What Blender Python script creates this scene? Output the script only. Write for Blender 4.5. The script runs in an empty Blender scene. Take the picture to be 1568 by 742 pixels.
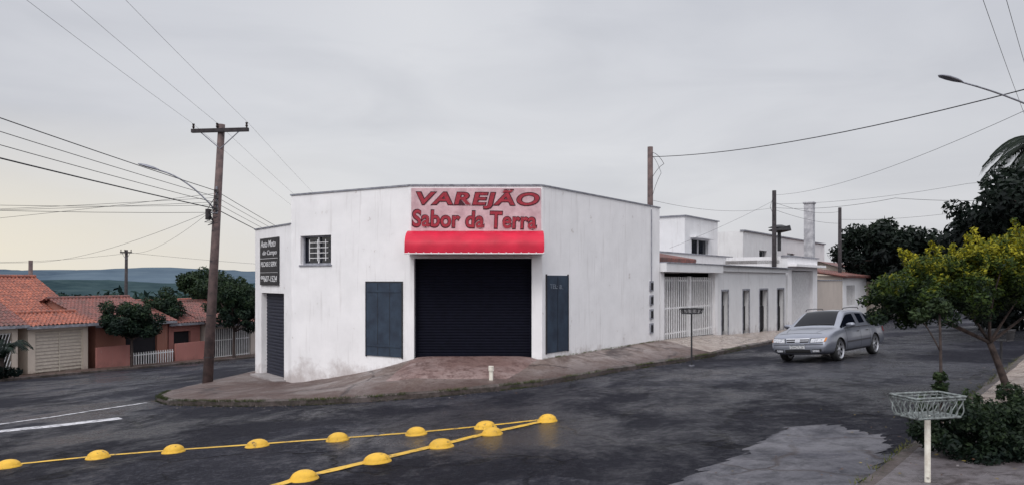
import bpy, bmesh, math, random
import numpy as np
from mathutils import Vector, Matrix, noise
from mathutils.bvhtree import BVHTree
random.seed(7); rng=np.random.default_rng(7)
scene=bpy.context.scene
col=scene.collection
F_=1100.0
# ------------------------------------------------ terrain
def H(x,y):
    cx=max(-60,min(60,x)); cy=max(-30,min(120,y))
    return -1.65+.057*cx-.0566*cy-.02*max(0,min(y-120,800))
def G(u,v):
    m=(u-784)/F_; k=(v-428)/F_
    Y=1.65/(k+.057*m-.0566); return (m*Y,Y)
# ------------------------------------------------ node helpers
def newmat(name):
    m=bpy.data.materials.new(name); m.use_nodes=True
    nt=m.node_tree; b=nt.nodes['Principled BSDF']; return m,nt,b
class NB:
    def __init__(s,nt): s.nt=nt; s.n=nt.nodes; s.l=nt.links
    def pos(s):
        return s.n.new('ShaderNodeNewGeometry').outputs['Position']
    def mapping(s,vec,scale=(1,1,1),rot=(0,0,0)):
        m=s.n.new('ShaderNodeMapping'); s.l.new(vec,m.inputs['Vector']); m.inputs['Scale'].default_value=scale; m.inputs['Rotation'].default_value=rot; return m.outputs[0]
    def noise(s,vec,scale,detail=4,rough=.55,dist=0):
        n=s.n.new('ShaderNodeTexNoise'); n.inputs['Scale'].default_value=scale; n.inputs['Detail'].default_value=detail
        n.inputs['Roughness'].default_value=rough; n.inputs['Distortion'].default_value=dist
        s.l.new(vec,n.inputs['Vector']); return n.outputs['Fac']
    def vor(s,vec,scale,feature='DISTANCE_TO_EDGE'):
        n=s.n.new('ShaderNodeTexVoronoi'); n.feature=feature; n.inputs['Scale'].default_value=scale; s.l.new(vec,n.inputs['Vector']); return n.outputs['Distance']
    def warp(s,vec,sc,amt):
        nz=s.n.new('ShaderNodeTexNoise'); nz.inputs['Scale'].default_value=sc; nz.inputs['Detail'].default_value=5; s.l.new(vec,nz.inputs['Vector'])
        k=s.n.new('ShaderNodeVectorMath'); k.operation='SCALE'; k.inputs['Scale'].default_value=amt; s.l.new(nz.outputs['Color'],k.inputs[0])
        d=s.n.new('ShaderNodeVectorMath'); d.operation='ADD'; s.l.new(vec,d.inputs[0]); s.l.new(k.outputs[0],d.inputs[1]); return d.outputs[0]
    def rng(s,val,a,b,c=0,d=1):
        m=s.n.new('ShaderNodeMapRange'); m.inputs[1].default_value=a; m.inputs[2].default_value=b; m.inputs[3].default_value=c; m.inputs[4].default_value=d
        s.l.new(val,m.inputs[0]); return m.outputs[0]
    def math(s,op,a,b=None):
        m=s.n.new('ShaderNodeMath'); m.operation=op
        for i,x in enumerate((a,b)):
            if x is None: continue
            if isinstance(x,(int,float)): m.inputs[i].default_value=x
            else: s.l.new(x,m.inputs[i])
        return m.outputs[0]
    def mix(s,f,a,b):
        m=s.n.new('ShaderNodeMix'); m.data_type='RGBA'
        if isinstance(f,(int,float)): m.inputs[0].default_value=f
        else: s.l.new(f,m.inputs[0])
        for i,x in ((6,a),(7,b)):
            if isinstance(x,(tuple,list)): m.inputs[i].default_value=(*x[:3],1)
            else: s.l.new(x,m.inputs[i])
        return m.outputs[2]
    def sep(s,vec):
        m=s.n.new('ShaderNodeSeparateXYZ'); s.l.new(vec,m.inputs[0]); return m.outputs
    def above(s,p):
        x,y,z=s.sep(p)
        return s.math('ADD',s.math('ADD',z,1.65),s.math('ADD',s.math('MULTIPLY',x,-.057),s.math('MULTIPLY',y,.0566)))
    def bump(s,h,strength,dist,b,normal=None):
        m=s.n.new('ShaderNodeBump'); m.inputs['Strength'].default_value=strength; m.inputs['Distance'].default_value=dist
        s.l.new(h,m.inputs['Height'])
        if normal is not None: s.l.new(normal,m.inputs['Normal'])
        s.l.new(m.outputs[0],b.inputs['Normal']); return m.outputs[0]
def mat(name,c1,c2=None,rough=.7,scale=3,bump=.15,bscale=40,metal=0,lo=.35,hi=.65,spec=None,coat=0):
    m,nt,b=newmat(name); N=NB(nt); p=N.pos()
    if c2 is None: c2=tuple(x*.8 for x in c1)
    f=N.rng(N.noise(p,scale,6,.6),lo,hi)
    nt.links.new(N.mix(f,c1,c2),b.inputs['Base Color'])
    b.inputs['Roughness'].default_value=rough; b.inputs['Metallic'].default_value=metal
    if spec is not None: b.inputs['Specular IOR Level'].default_value=spec
    if coat: b.inputs['Coat Weight'].default_value=coat; b.inputs['Coat Roughness'].default_value=.05
    if bump: N.bump(N.noise(p,bscale,4),bump,.01,b)
    return m
def wallmat(name,c=(.84,.83,.85),dirt=(.22,.15,.13),amt=1.0,hbase=.75):
    m,nt,b=newmat(name); N=NB(nt); p=N.pos()
    h=N.above(p)
    n1=N.noise(p,1.3,7,.62); n2=N.noise(p,7,5,.6)
    st=N.noise(N.mapping(p,(5,5,.35)),1.6,5,.6)
    base=N.mix(N.rng(n1,.35,.75),c,tuple(k*.88 for k in c))
    base=N.mix(N.math('MULTIPLY',N.rng(st,.56,.78),.34*amt),base,(.30,.26,.25))
    hh=N.math('ADD',h,N.rng(n1,0,1,.8,-.8)); hh=N.math('ADD',hh,N.rng(n2,0,1,.3,-.3))
    f=N.math('MULTIPLY',N.rng(hh,hbase+.2,hbase-.3),.62*amt)
    base=N.mix(f,base,dirt)
    fl=N.math('MULTIPLY',N.rng(N.noise(p,2.6,8,.7),.645,.68),.6*amt)
    base=N.mix(fl,base,(.42,.36,.34))
    nt.links.new(base,b.inputs['Base Color']); b.inputs['Roughness'].default_value=.8
    hgt=N.math('ADD',N.math('MULTIPLY',n1,.8),N.math('MULTIPLY',N.noise(p,45,4),.25))
    N.bump(hgt,.35,.03,b)
    return m
M={}
M['white']=wallmat('white_painted_plaster',amt=.85,hbase=.50)
M['white2']=wallmat('aged_white_plaster',(.72,.72,.74),(.16,.12,.11),1.1,.45)
M['beige']=wallmat('beige_plaster',(.50,.44,.40),(.16,.11,.09),1.2,.4)
M['cream']=wallmat('cream_plaster',(.60,.52,.45),(.2,.12,.1),.8,.3)
M['pink']=wallmat('salmon_plaster',(.40,.17,.15),(.15,.08,.07),.8,.3)
M['brick']=wallmat('red_ochre_wall',(.28,.12,.09),(.1,.05,.04),.9,.3)
M['cap']=mat('parapet_cap',(.30,.31,.35),(.14,.14,.17),.8,5)
M['navy']=mat('navy_blue_panel',(.026,.045,.075),(.013,.022,.042),.55,3,.2)
M['shutter']=mat('dark_shutter_metal',(.0045,.005,.013),(.003,.0035,.009),.75,6,.05,spec=.12)
M['shutter2']=mat('grey_blue_shutter_metal',(.022,.025,.042),(.014,.016,.028),.6,6,.05,spec=.3)
M['black']=mat('black_paint',(.012,.012,.016),(.02,.02,.024),.6,8,.05)
M['dark']=mat('dark_interior',(.008,.0075,.012),(.012,.011,.016),.9,4,.05)
M['rubber']=mat('tyre_rubber',(.012,.012,.014),(.02,.02,.022),.8,15,.1)
M['awning']=mat('red_vinyl_awning',(.58,.009,.042),(.44,.007,.032),.5,2,.25,5,spec=.3)
M['signbg']=mat('faded_sign_board',(.62,.44,.47),(.46,.30,.33),.8,4,.1)
M['signred']=mat('sign_red_paint',(.36,.020,.040),(.22,.015,.028),.7,14,.05,)
M['signdark']=mat('sign_outline_paint',(.035,.004,.010),(.06,.01,.02),.8,20,.0)
M['signwhite']=mat('sign_white_paint',(.7,.7,.72),(.5,.5,.52),.7,12,.0)
M['chalk']=mat('chalk',(.3,.34,.4),(.1,.12,.16),.9,12,0)
M['gate']=mat('white_gate_metal',(.80,.80,.82),(.66,.65,.67),.45,6,.05)
M['creamgate']=mat('cream_gate_metal',(.62,.56,.48),(.48,.43,.37),.5,6,.05)
M['glass']=mat('dark_window_glass',(.01,.012,.02),(.02,.022,.03),.08,3,0)
M['concpole']=mat('pole_concrete',(.14,.095,.09),(.06,.044,.046),.85,4,.3,30)
M['woodpole']=mat('pole_dark_wood',(.045,.038,.042),(.02,.017,.02),.9,6,.4,30)
M['metal']=mat('galvanised_metal',(.26,.27,.31),(.15,.15,.18),.45,10,.05,metal=.6)
M['basket']=mat('weathered_basket_paint',(.22,.25,.25),(.06,.065,.065),.55,22,.1)
M['wire']=mat('cable_black',(.012,.012,.018),None,.6,10,0)
M['insul']=mat('insulator_ceramic',(.03,.02,.02),None,.3,10,0)
M['pvc']=mat('white_pvc',(.80,.78,.70),(.6,.55,.48),.5,15,.05)
M['bark']=mat('tree_bark',(.07,.05,.045),(.025,.018,.018),.9,12,.6,40)
M['conc']=mat('pale_concrete',(.34,.31,.31),(.22,.2,.2),.85,3,.3,30)
M['chim']=mat('chimney_plaster',(.52,.52,.55),(.3,.3,.33),.85,3,.3,30)
def tilemat(name,c1,c2):
    m,nt,b=newmat(name); N=NB(nt); p=N.pos()
    f=N.rng(N.noise(p,1.6,7,.7),.38,.62); f2=N.rng(N.noise(p,9,3,.6),.45,.6)
    c=N.mix(f,c1,c2); c=N.mix(N.math('MULTIPLY',f2,.65),c,(.045,.025,.025))
    nt.links.new(c,b.inputs['Base Color']); b.inputs['Roughness'].default_value=.6; return m
M['tile']=tilemat('clay_roof_tile',(.40,.115,.065),(.20,.06,.04))
M['tile2']=tilemat('dark_clay_roof_tile',(.24,.075,.06),(.10,.045,.038))
# asphalt
def asphalt():
    m,nt,b=newmat('wet_asphalt'); N=NB(nt); p=N.pos()
    big=N.noise(p,.17,4,.55); mid=N.noise(N.mapping(p,(1,.5,1),(0,0,-.6)),.8,9,.7,.5); fine=N.noise(p,18,6,.8); grav=N.vor(p,30,'F1'); sp=N.noise(p,5,9,.8)
    c=N.mix(N.rng(mid,.38,.64),(.008,.009,.017),(.028,.029,.041))
    c=N.mix(N.math('MULTIPLY',N.rng(sp,.50,.60),.6),c,(.060,.059,.074))
    c=N.mix(N.math('MULTIPLY',N.rng(fine,.53,.63),.6),c,(.12,.12,.14))
    pt=N.n.new('ShaderNodeTexVoronoi'); pt.feature='F1'; pt.distance='CHEBYCHEV'; pt.inputs['Scale'].default_value=.19; pt.inputs['Randomness'].default_value=.9
    nt.links.new(N.mapping(N.warp(p,2.0,.25),(1,1,1),(0,0,.65)),pt.inputs['Vector'])
    pc=N.sep(pt.outputs['Color'])[0]; patch=N.rng(pc,.55,.56)
    c=N.mix(N.math('MULTIPLY',patch,.5),c,(.006,.006,.012))
    cr=N.vor(N.warp(p,1.5,.9),.5); crk=N.math('MULTIPLY',N.rng(cr,.024,.004,0,1),N.rng(N.noise(p,.35,2),.42,.52))
    c=N.mix(crk,c,(.003,.003,.006))
    nt.links.new(c,b.inputs['Base Color'])
    wet=N.rng(N.math('ADD',N.math('MULTIPLY',big,.5),N.math('ADD',N.math('MULTIPLY',mid,.32),N.math('MULTIPLY',sp,.18))),.46,.56)
    r=N.rng(wet,0,1,.72,.20)
    r=N.math('ADD',r,N.rng(fine,.3,.7,-.08,.12))
    nt.links.new(r,b.inputs['Roughness']); nt.links.new(N.rng(wet,0,1,.10,.40),b.inputs['Specular IOR Level'])
    hgt=N.math('ADD',N.math('MULTIPLY',fine,1.3),N.math('ADD',N.math('MULTIPLY',grav,.6),N.math('ADD',N.math('MULTIPLY',mid,3.0),N.math('MULTIPLY',sp,2.2))))
    hgt=N.math('SUBTRACT',hgt,N.math('MULTIPLY',crk,1.5))
    N.bump(hgt,.9,.04,b)
    return m
M['asphalt']=asphalt()
def sidemat(name,c1,c2,c3,joint=True,rough=.5,js=.3,edge=True):
    m,nt,b=newmat(name); N=NB(nt); p=N.pos()
    n=N.noise(p,.7,8,.7,.6); n2=N.noise(p,3.0,9,.78); n3=N.noise(p,22,5,.75)
    c=N.mix(N.rng(n,.42,.58),c1,c2); c=N.mix(N.math('MULTIPLY',N.rng(n2,.47,.58),.85),c,c3)
    c=N.mix(N.math('MULTIPLY',N.rng(n3,.5,.66),.4),c,tuple(min(1,k*1.5) for k in c1))
    if edge:
        h=N.math('ADD',N.above(p),N.rng(n2,.3,.7,-.22,.22)); c=N.mix(N.math('MULTIPLY',N.rng(h,.36,.14),.85),c,(.062,.034,.029))
    hg=N.math('ADD',N.math('MULTIPLY',n2,2.0),N.math('MULTIPLY',n3,.6))
    if joint:
        cr=N.vor(N.warp(N.mapping(p,(1,1,.1),(0,0,.6)),2,.35),js); k=N.math('MULTIPLY',N.rng(cr,.018,.003),N.rng(N.noise(p,.5,2),.42,.5))
        c=N.mix(N.math('MULTIPLY',k,.8),c,(.03,.02,.02)); hg=N.math('SUBTRACT',hg,k)
    nt.links.new(c,b.inputs['Base Color']); nt.links.new(N.rng(n,.4,.6,rough-.16,rough+.2),b.inputs['Roughness']); b.inputs['Specular IOR Level'].default_value=.3
    N.bump(hg,.7,.035,b); return m
M['side']=sidemat('worn_concrete_pavement',(.25,.21,.20),(.155,.115,.10),(.075,.047,.04),True,.5)
M['side2']=sidemat('pale_pavement',(.44,.38,.34),(.32,.27,.24),(.20,.15,.13),True,.28,.9,False)
M['side3']=sidemat('grey_concrete_pavement',(.16,.145,.155),(.10,.085,.09),(.045,.036,.036),True,.4,.35,False)
M['ramp']=sidemat('red_stained_ramp',(.26,.19,.18),(.17,.105,.095),(.085,.045,.04),False,.5,.3,False)
M['kerb']=sidemat('kerb_stone',(.11,.09,.088),(.055,.042,.038),(.028,.026,.02),False,.6,.3,False)
M['patch']=sidemat('eroded_concrete_patch',(.105,.102,.118),(.045,.045,.058),(.018,.018,.026),True,.45,.6,False)
M['earth']=sidemat('bare_earth',(.12,.07,.05),(.08,.07,.035),(.05,.055,.025),False,.8,.3,False)
def paint(name,c,wear,under=(.03,.03,.04),sc=6):
    m,nt,b=newmat(name); N=NB(nt); p=N.pos()
    f=N.rng(N.noise(p,sc,9,.8),wear,wear+.07); f2=N.rng(N.noise(p,2.2,6,.65),.38,.66,0,.6)
    cc=N.mix(f2,c,tuple(x*.5 for x in c))
    nt.links.new(N.mix(f,cc,under),b.inputs['Base Color']); b.inputs['Roughness'].default_value=.5
    N.bump(N.noise(p,22,6,.75),.6,.03,b); return m
M['yellow']=paint('yellow_road_paint',(.72,.43,.03),.545)
M['ystud']=paint('yellow_stud_paint',(.74,.43,.03),.57,(.06,.045,.03),9)
M['wpaint']=paint('white_road_paint',(.62,.62,.66),.51)
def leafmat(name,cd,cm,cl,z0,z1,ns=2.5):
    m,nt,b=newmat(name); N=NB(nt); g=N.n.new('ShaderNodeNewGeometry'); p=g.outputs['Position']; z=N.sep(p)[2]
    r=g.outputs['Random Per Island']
    f=N.math('ADD',N.rng(z,z0,z1,-.15,.75),N.rng(N.noise(p,ns,3),.3,.7,-.35,.35)); f=N.math('ADD',f,N.rng(r,0,1,-.25,.25))  # height ramp: crown underside shade painted into the colour, paler new growth on top
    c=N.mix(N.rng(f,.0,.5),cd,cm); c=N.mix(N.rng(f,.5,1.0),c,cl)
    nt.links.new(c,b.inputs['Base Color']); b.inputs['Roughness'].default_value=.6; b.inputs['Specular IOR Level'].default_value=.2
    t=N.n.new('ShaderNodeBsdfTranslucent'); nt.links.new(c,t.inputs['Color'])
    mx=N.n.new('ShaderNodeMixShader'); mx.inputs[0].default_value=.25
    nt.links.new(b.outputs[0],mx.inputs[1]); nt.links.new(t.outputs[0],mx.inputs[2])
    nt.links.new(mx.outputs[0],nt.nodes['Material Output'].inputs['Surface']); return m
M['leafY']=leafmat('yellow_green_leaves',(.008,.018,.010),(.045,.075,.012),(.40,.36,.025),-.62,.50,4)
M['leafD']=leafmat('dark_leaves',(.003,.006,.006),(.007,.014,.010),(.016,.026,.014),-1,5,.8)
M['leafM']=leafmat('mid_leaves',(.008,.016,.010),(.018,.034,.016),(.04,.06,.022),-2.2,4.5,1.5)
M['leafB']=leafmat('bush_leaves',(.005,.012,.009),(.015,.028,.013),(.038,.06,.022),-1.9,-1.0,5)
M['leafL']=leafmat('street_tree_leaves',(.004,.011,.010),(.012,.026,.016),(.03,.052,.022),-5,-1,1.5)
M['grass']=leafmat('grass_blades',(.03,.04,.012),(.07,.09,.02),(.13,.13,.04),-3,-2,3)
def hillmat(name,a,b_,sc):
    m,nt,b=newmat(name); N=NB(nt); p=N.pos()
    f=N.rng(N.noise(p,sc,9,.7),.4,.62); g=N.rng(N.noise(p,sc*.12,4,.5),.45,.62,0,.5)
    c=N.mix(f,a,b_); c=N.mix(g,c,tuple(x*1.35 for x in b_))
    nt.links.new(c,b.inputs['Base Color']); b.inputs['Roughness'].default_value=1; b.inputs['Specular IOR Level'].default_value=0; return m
M['hillF']=hillmat('hazy_hill_forest',(.052,.075,.105),(.085,.115,.145),.012)  # atmospheric haze painted in as a bluish base colour
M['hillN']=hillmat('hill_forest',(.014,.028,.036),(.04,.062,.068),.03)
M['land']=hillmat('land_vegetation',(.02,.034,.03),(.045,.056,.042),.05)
# ------------------------------------------------ mesh builder
class Fr:
    def __init__(s,O,d):
        s.O=Vector((O[0],O[1])); s.d=Vector((d[0],d[1])).normalized(); s.n=Vector((-s.d.y,s.d.x))
    def __call__(s,a,b,z):
        p=s.O+s.d*a+s.n*b; return (p.x,p.y,z)
class MB:
    def __init__(s): s.v=[]; s.f=[]; s.m=[]; s.mats=[]
    def mi(s,k):
        mm=M[k] if isinstance(k,str) else k
        if mm not in s.mats: s.mats.append(mm)
        return s.mats.index(mm)
    def face(s,pts,k):
        i=len(s.v); s.v+= [tuple(p) for p in pts]; s.f.append(tuple(range(i,i+len(pts)))); s.m.append(s.mi(k))
    def box(s,F,a0,a1,b0,b1,z0,z1,k):
        P=[F(a,b,z) for z in (z0,z1) for (a,b) in ((a0,b0),(a1,b0),(a1,b1),(a0,b1))]
        i=len(s.v); s.v+=P; k=s.mi(k)
        for f in ((3,2,1,0),(4,5,6,7),(0,1,5,4),(1,2,6,5),(2,3,7,6),(3,0,4,7)):
            s.f.append(tuple(i+j for j in f)); s.m.append(k)
    def wall(s,F,a0,a1,z0,z1,ops,k,depth=.22,rev=None):
        A=sorted(set([a0,a1]+[o[0] for o in ops]+[o[1] for o in ops])); Z=sorted(set([z0,z1]+[o[2] for o in ops]+[o[3] for o in ops]))
        for i in range(len(A)-1):
            for j in range(len(Z)-1):
                ca=(A[i]+A[i+1])/2; cz=(Z[j]+Z[j+1])/2
                if any(o[0]<ca<o[1] and o[2]<cz<o[3] for o in ops): continue
                s.face([F(A[i],0,Z[j]),F(A[i+1],0,Z[j]),F(A[i+1],0,Z[j+1]),F(A[i],0,Z[j+1])],k)
        for o in ops:
            x0,x1,y0,y1=o[:4]; r=rev or k
            s.face([F(x0,0,y0),F(x0,depth,y0),F(x0,depth,y1),F(x0,0,y1)],r)
            s.face([F(x1,0,y0),F(x1,0,y1),F(x1,depth,y1),F(x1,depth,y0)],r)
            s.face([F(x0,0,y1),F(x0,depth,y1),F(x1,depth,y1),F(x1,0,y1)],r)
            s.face([F(x0,0,y0),F(x1,0,y0),F(x1,depth,y0),F(x0,depth,y0)],r)
    def tube(s,pts,rad,k,sides=8,caps=True):
        pts=[Vector(p) for p in pts]; n=len(pts)
        if not isinstance(rad,(list,tuple)): rad=[rad]*n
        base=len(s.v); kk=s.mi(k); up=None
        for i,p in enumerate(pts):
            t=(pts[min(i+1,n-1)]-pts[max(i-1,0)]).normalized()
            if up is None:
                up=Vector((0,0,1)) if abs(t.z)<.9 else Vector((1,0,0))
            x=t.cross(up).normalized(); y=x.cross(t).normalized(); up=y
            for j in range(sides):
                a=2*math.pi*j/sides; s.v.append(tuple(p+(x*math.cos(a)+y*math.sin(a))*rad[i]))
        for i in range(n-1):
            for j in range(sides):
                a=base+i*sides+j; b=base+i*sides+(j+1)%sides
                s.f.append((a,b,b+sides,a+sides)); s.m.append(kk)
        if caps:
            s.f.append(tuple(base+j for j in range(sides))[::-1]); s.m.append(kk)
            s.f.append(tuple(base+(n-1)*sides+j for j in range(sides))); s.m.append(kk)
    def obj(s,name,smooth=False,bevel=0,recenter=False):
        me=bpy.data.meshes.new(name); me.from_pydata(s.v,[],s.f)
        for m in s.mats: me.materials.append(m)
        me.polygons.foreach_set('material_index',s.m)
        if smooth: me.polygons.foreach_set('use_smooth',[True]*len(s.f))
        me.update(); o=bpy.data.objects.new(name,me); col.objects.link(o)
        if bevel:
            bm=bmesh.new(); bm.from_mesh(me); bmesh.ops.remove_doubles(bm,verts=bm.verts,dist=.0005); bm.to_mesh(me); bm.free()
            b=o.modifiers.new('bevel','BEVEL'); b.width=bevel; b.segments=2; b.limit_method='ANGLE'
        if recenter:
            V=np.array(s.v); c=Vector(((V[:,0].min()+V[:,0].max())/2,(V[:,1].min()+V[:,1].max())/2,V[:,2].min()))
            me.transform(Matrix.Translation(-c)); o.location=c
        return o
def group(name,loc,kids):
    e=bpy.data.objects.new(name,None); e.location=loc; e.empty_display_size=.3; col.objects.link(e)
    inv=Matrix.Translation(-Vector(loc))
    for k in kids: k.parent=e; k.matrix_parent_inverse=inv
    return e
# ------------------------------------------------ ground
def axis(lo,hi,step,far):
    c=list(np.arange(lo,hi+.01,step)); s=step; x=hi
    while x<far: s*=1.5; x+=s; c.append(x)
    s=step; x=lo
    while x>-far: s*=1.5; x-=s; c.insert(0,x)
    return c
mb=MB(); X=axis(-60,60,10,5000); Y=axis(-30,120,10,5000)
for y in Y:
    for x in X: mb.v.append((x,y,H(x,y)))
nx=len(X); k=mb.mi('land')
for j in range(len(Y)-1):
    for i in range(nx-1): mb.f.append((j*nx+i,j*nx+i+1,(j+1)*nx+i+1,(j+1)*nx+i)); mb.m.append(k)
mb.obj('ground')
mb=MB(); xs=[-59,-30,0,30,59]; ys=[-29,0,30,60,90,118]
for a in range(4):
    for b in range(5):
        q=[(xs[a],ys[b]),(xs[a+1],ys[b]),(xs[a+1],ys[b+1]),(xs[a],ys[b+1])]
        mb.face([(x,y,H(x,y)+.006) for x,y in q],'asphalt')
mb.obj('road')
def ridge(name,m,y,base,top,amp,seed,x0,x1,n,depth):
    mb=MB(); kk=mb.mi(m); rows=7
    for i in range(n):
        x=x0+(x1-x0)*i/(n-1)
        t=top+amp*noise.fractal(Vector((x*.0022+seed,seed,0)),1,2,6)+amp*.12*noise.noise(Vector((x*.05,seed,3)))
        for r in range(rows):
            f=r/(rows-1); mb.v.append((x,y-depth*(1-f)+ 30*noise.noise(Vector((x*.01,r*1.3,seed))),base+(t-base)*math.sin(f*math.pi/2)))
        mb.v.append((x,y+depth,base))
    R=rows+1
    for i in range(n-1):
        for r in range(R-1): mb.f.append((i*R+r,(i+1)*R+r,(i+1)*R+r+1,i*R+r+1)); mb.m.append(kk)
    return mb.obj(name,True)
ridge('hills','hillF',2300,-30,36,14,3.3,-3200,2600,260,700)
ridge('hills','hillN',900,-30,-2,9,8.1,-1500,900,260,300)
# ------------------------------------------------ pavements
def strip(name,K,Wl,zw,mats,kh=.13,steps=8,curve=1.0):
    mb=MB(); n=len(K); kb=mb.mi('kerb'); R=steps+4
    for i in range(n):
        kx,ky=K[i]; wx,wy=Wl[i]; zk=H(kx,ky)
        wob=.06*noise.noise(Vector((kx*1.3,ky*1.3,5)))
        mb.v.append((kx+wob,ky-wob,zk-.05)); mb.v.append((kx+wob,ky-wob,zk+kh-.015))
        dx,dy=wx-kx,wy-ky; L=math.hypot(dx,dy) or 1; z1=zw[i]
        mb.v.append((kx+dx/L*.03,ky+dy/L*.03,zk+kh+wob*.4))
        for s in range(steps+1):
            f=.14/L+(1-.14/L)*s/steps
            zz=zk+kh+(z1-zk-kh)*(f**curve); mb.v.append((kx+dx*f,ky+dy*f,zz+.035*noise.noise(Vector((kx+dx*f,ky+dy*f,2)))))
    for i in range(n-1):
        km=mb.mi(mats[i] if isinstance(mats,list) else mats)
        for r in range(R-1):
            mb.f.append((i*R+r,(i+1)*R+r,(i+1)*R+r+1,i*R+r+1)); mb.m.append(kb if r<3 else km)
    return mb.obj(name)
def dens(K,Wl,zw,mats,n=6):
    k2,w2,z2,m2=[],[],[],[]
    for i in range(len(K)-1):
        for s in range(n):
            f=s/n; k2.append((K[i][0]*(1-f)+K[i+1][0]*f,K[i][1]*(1-f)+K[i+1][1]*f)); w2.append((Wl[i][0]*(1-f)+Wl[i+1][0]*f,Wl[i][1]*(1-f)+Wl[i+1][1]*f)); z2.append(zw[i]*(1-f)+zw[i+1]*f); m2.append(mats[i])
    k2.append(K[-1]); w2.append(Wl[-1]); z2.append(zw[-1]); return k2,w2,z2,m2
WF=Fr((.84,20),(.59,.807))
def wp(s,n=0): p=WF(s,n,0); return (p[0],p[1])
K=[(-11.6,42),(-11.1,31),(-10.75,25.5),(-10.35,21.6),(-9.75,19.7),(-8.7,18.2),(-7.1,17.2),(-5.8,16.55),(-4.1,16.1),(-2.1,16.3),(-.52,16.9),(.74,17.7),(3.4,21.0),(5.4,23.0),(7.1,25.2),(9.4,28.6),(12.6,33.0),wp(24,-1.7),wp(44,-1.8),wp(110,-2)]
Wl=[(-8.0,42),(-8.3,31),(-8.88,24.95),(-8.7,24.75),(-8.4,24.35),(-7.6,23.3),(-6.85,22.35),(-5.5,21.55),(-4.1,20.75),(-2.8,20.05),(-1,20.05),(.82,20.05),wp(3.5,.05),wp(5.5,.05),wp(8,.05),wp(12,.05),wp(17,.05),wp(24,.05),wp(44,.05),wp(110,.05)]
zw=[-4.2,-3.7,-3.25,-3.24,-3.23,-3.22,-3.2,-2.95,-2.6,-2.2,-2.2,-2.2,-2.2,-2.19,-2.2,-2.3,-2.5,-2.72,-3.0,-4.4]
ms=['side']*14+['side2','side2','side2','side','side']
swo=strip('sidewalk',*dens(K,Wl,zw,ms))
swb=BVHTree.FromPolygons([v.co[:] for v in swo.data.vertices],[p.vertices[:] for p in swo.data.polygons])
mb=MB(); mb.face([(x,y,z) for (x,y),z in [((-8.0,42),-4.25),((-8.3,31),-3.75),((-8.6,25.3),-3.3),((5.6,26.6),-2.5),(wp(24,.3),-2.85),(wp(44,.3),-3.1),(wp(110,.3),-4.45),((0,105),-7.0)]],'earth'); mb.obj('yard_ground')
# ramp in front of the shutter, laid on the pavement
mb=MB(); n=14; km=mb.mi('ramp'); cols_=12
for i in range(n+1):
    f=i/n
    for j in range(cols_+1):
        g=j/cols_; x=-2.95-.35*f+(3.75-.5*f)*g+.05*noise.noise(Vector((f*6,g*3,1))); y=19.97-2.3*f+.08*noise.noise(Vector((g*7,2,1)))*f
        h=swb.ray_cast(Vector((x,y,3)),Vector((0,0,-1)))[0]; zs=h.z if h else -2.3
        edge=min(g,1-g)*cols_; e=min(1,edge/1.5)*min(1,(1-f)*4)
        if i==n or j in (0,cols_): zz=zs-.02
        else: zz=zs+.02+.07*e
        mb.v.append((x,y,zz))
for i in range(n):
    for j in range(cols_): a=i*(cols_+1)+j; mb.f.append((a,a+1,a+cols_+2,a+cols_+1)); mb.m.append(km)
mb.obj('entrance_ramp',True)
def lk(t,o=0): return (-26+.445*t-.895*o,37.7+.895*t+.445*o)
ts=[-30,-16,-8,0,6,12,18,26,40,55]
strip('sidewalk',*dens([lk(t) for t in ts],[lk(t,2.4) for t in ts],[H(*lk(t,2.4))+.2 for t in ts],['side']*len(ts),3))
mb=MB(); mb.face([(*lk(-30,2.4),H(*lk(-30,2.4))+.2),(*lk(55,2.4),H(*lk(55,2.4))+.2),(-40,100,H(-40,100)+.2),(-59,60,H(-59,60)+.2),(-59,20,H(-59,20)+.2)],'earth'); mb.obj('yard_ground')
def rk(t,o=0): return (3.3+.64*t+.768*o,6.57+.768*t-.64*o)
ts=[-12,-4,0,4,8,14,22,40,75]
strip('sidewalk',*dens([rk(t) for t in ts],[rk(t,3.2) for t in ts],[H(*rk(t,3.2))+.12 for t in ts],['side3','side3','side3','side2','side2','side3','side3','side3','side3'],6),kh=.09)
mb=MB(); mb.face([(*rk(-12,3.2),H(*rk(-12,3.2))+.12),(*rk(-12,30),H(*rk(-12,30))+.12),(*rk(45,30),H(*rk(45,30))+.12),(*rk(75,3.2),H(*rk(75,3.2))+.12)],'earth'); mb.obj('yard_ground')
# ------------------------------------------------ road markings
def ribbon(mb,pts,w,k,dz=.011):
    P0=[Vector(p) for p in pts]; P=[]
    for a,b in zip(P0[:-1],P0[1:]):
        m=max(2,int((b-a).length/.12))
        for i in range(m): P.append(a.lerp(b,i/m))
    P.append(P0[-1])
    L=[];R=[]
    for i,p in enumerate(P):
        t=(P[min(i+1,len(P)-1)]-P[max(i-1,0)]).normalized(); ww=w/2*(1+.25*noise.noise(Vector((p.x*5,p.y*5,1)))); n=Vector((-t.y,t.x))
        L.append(p+n*ww);R.append(p-n*w/2*(1+.25*noise.noise(Vector((p.x*5,p.y*5,9)))))
    for i in range(len(P)-1):
        mb.face([(q.x,q.y,H(q.x,q.y)+dz) for q in (L[i],R[i],R[i+1],L[i+1])],k)
def gp(l): return [G(u,v) for u,v in l]
mb=MB(); ribbon(mb,gp([(-120,722),(12,712),(150,698),(266,689),(394,680),(517,671),(637,662),(743,652),(842,641)]),.12,'yellow'); mb.obj('road_marking')
mb=MB(); ribbon(mb,gp([(380,757),(465,731),(577,704),(675,681),(753,662),(842,643)]),.16,'yellow',.015); mb.obj('road_marking')
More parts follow.
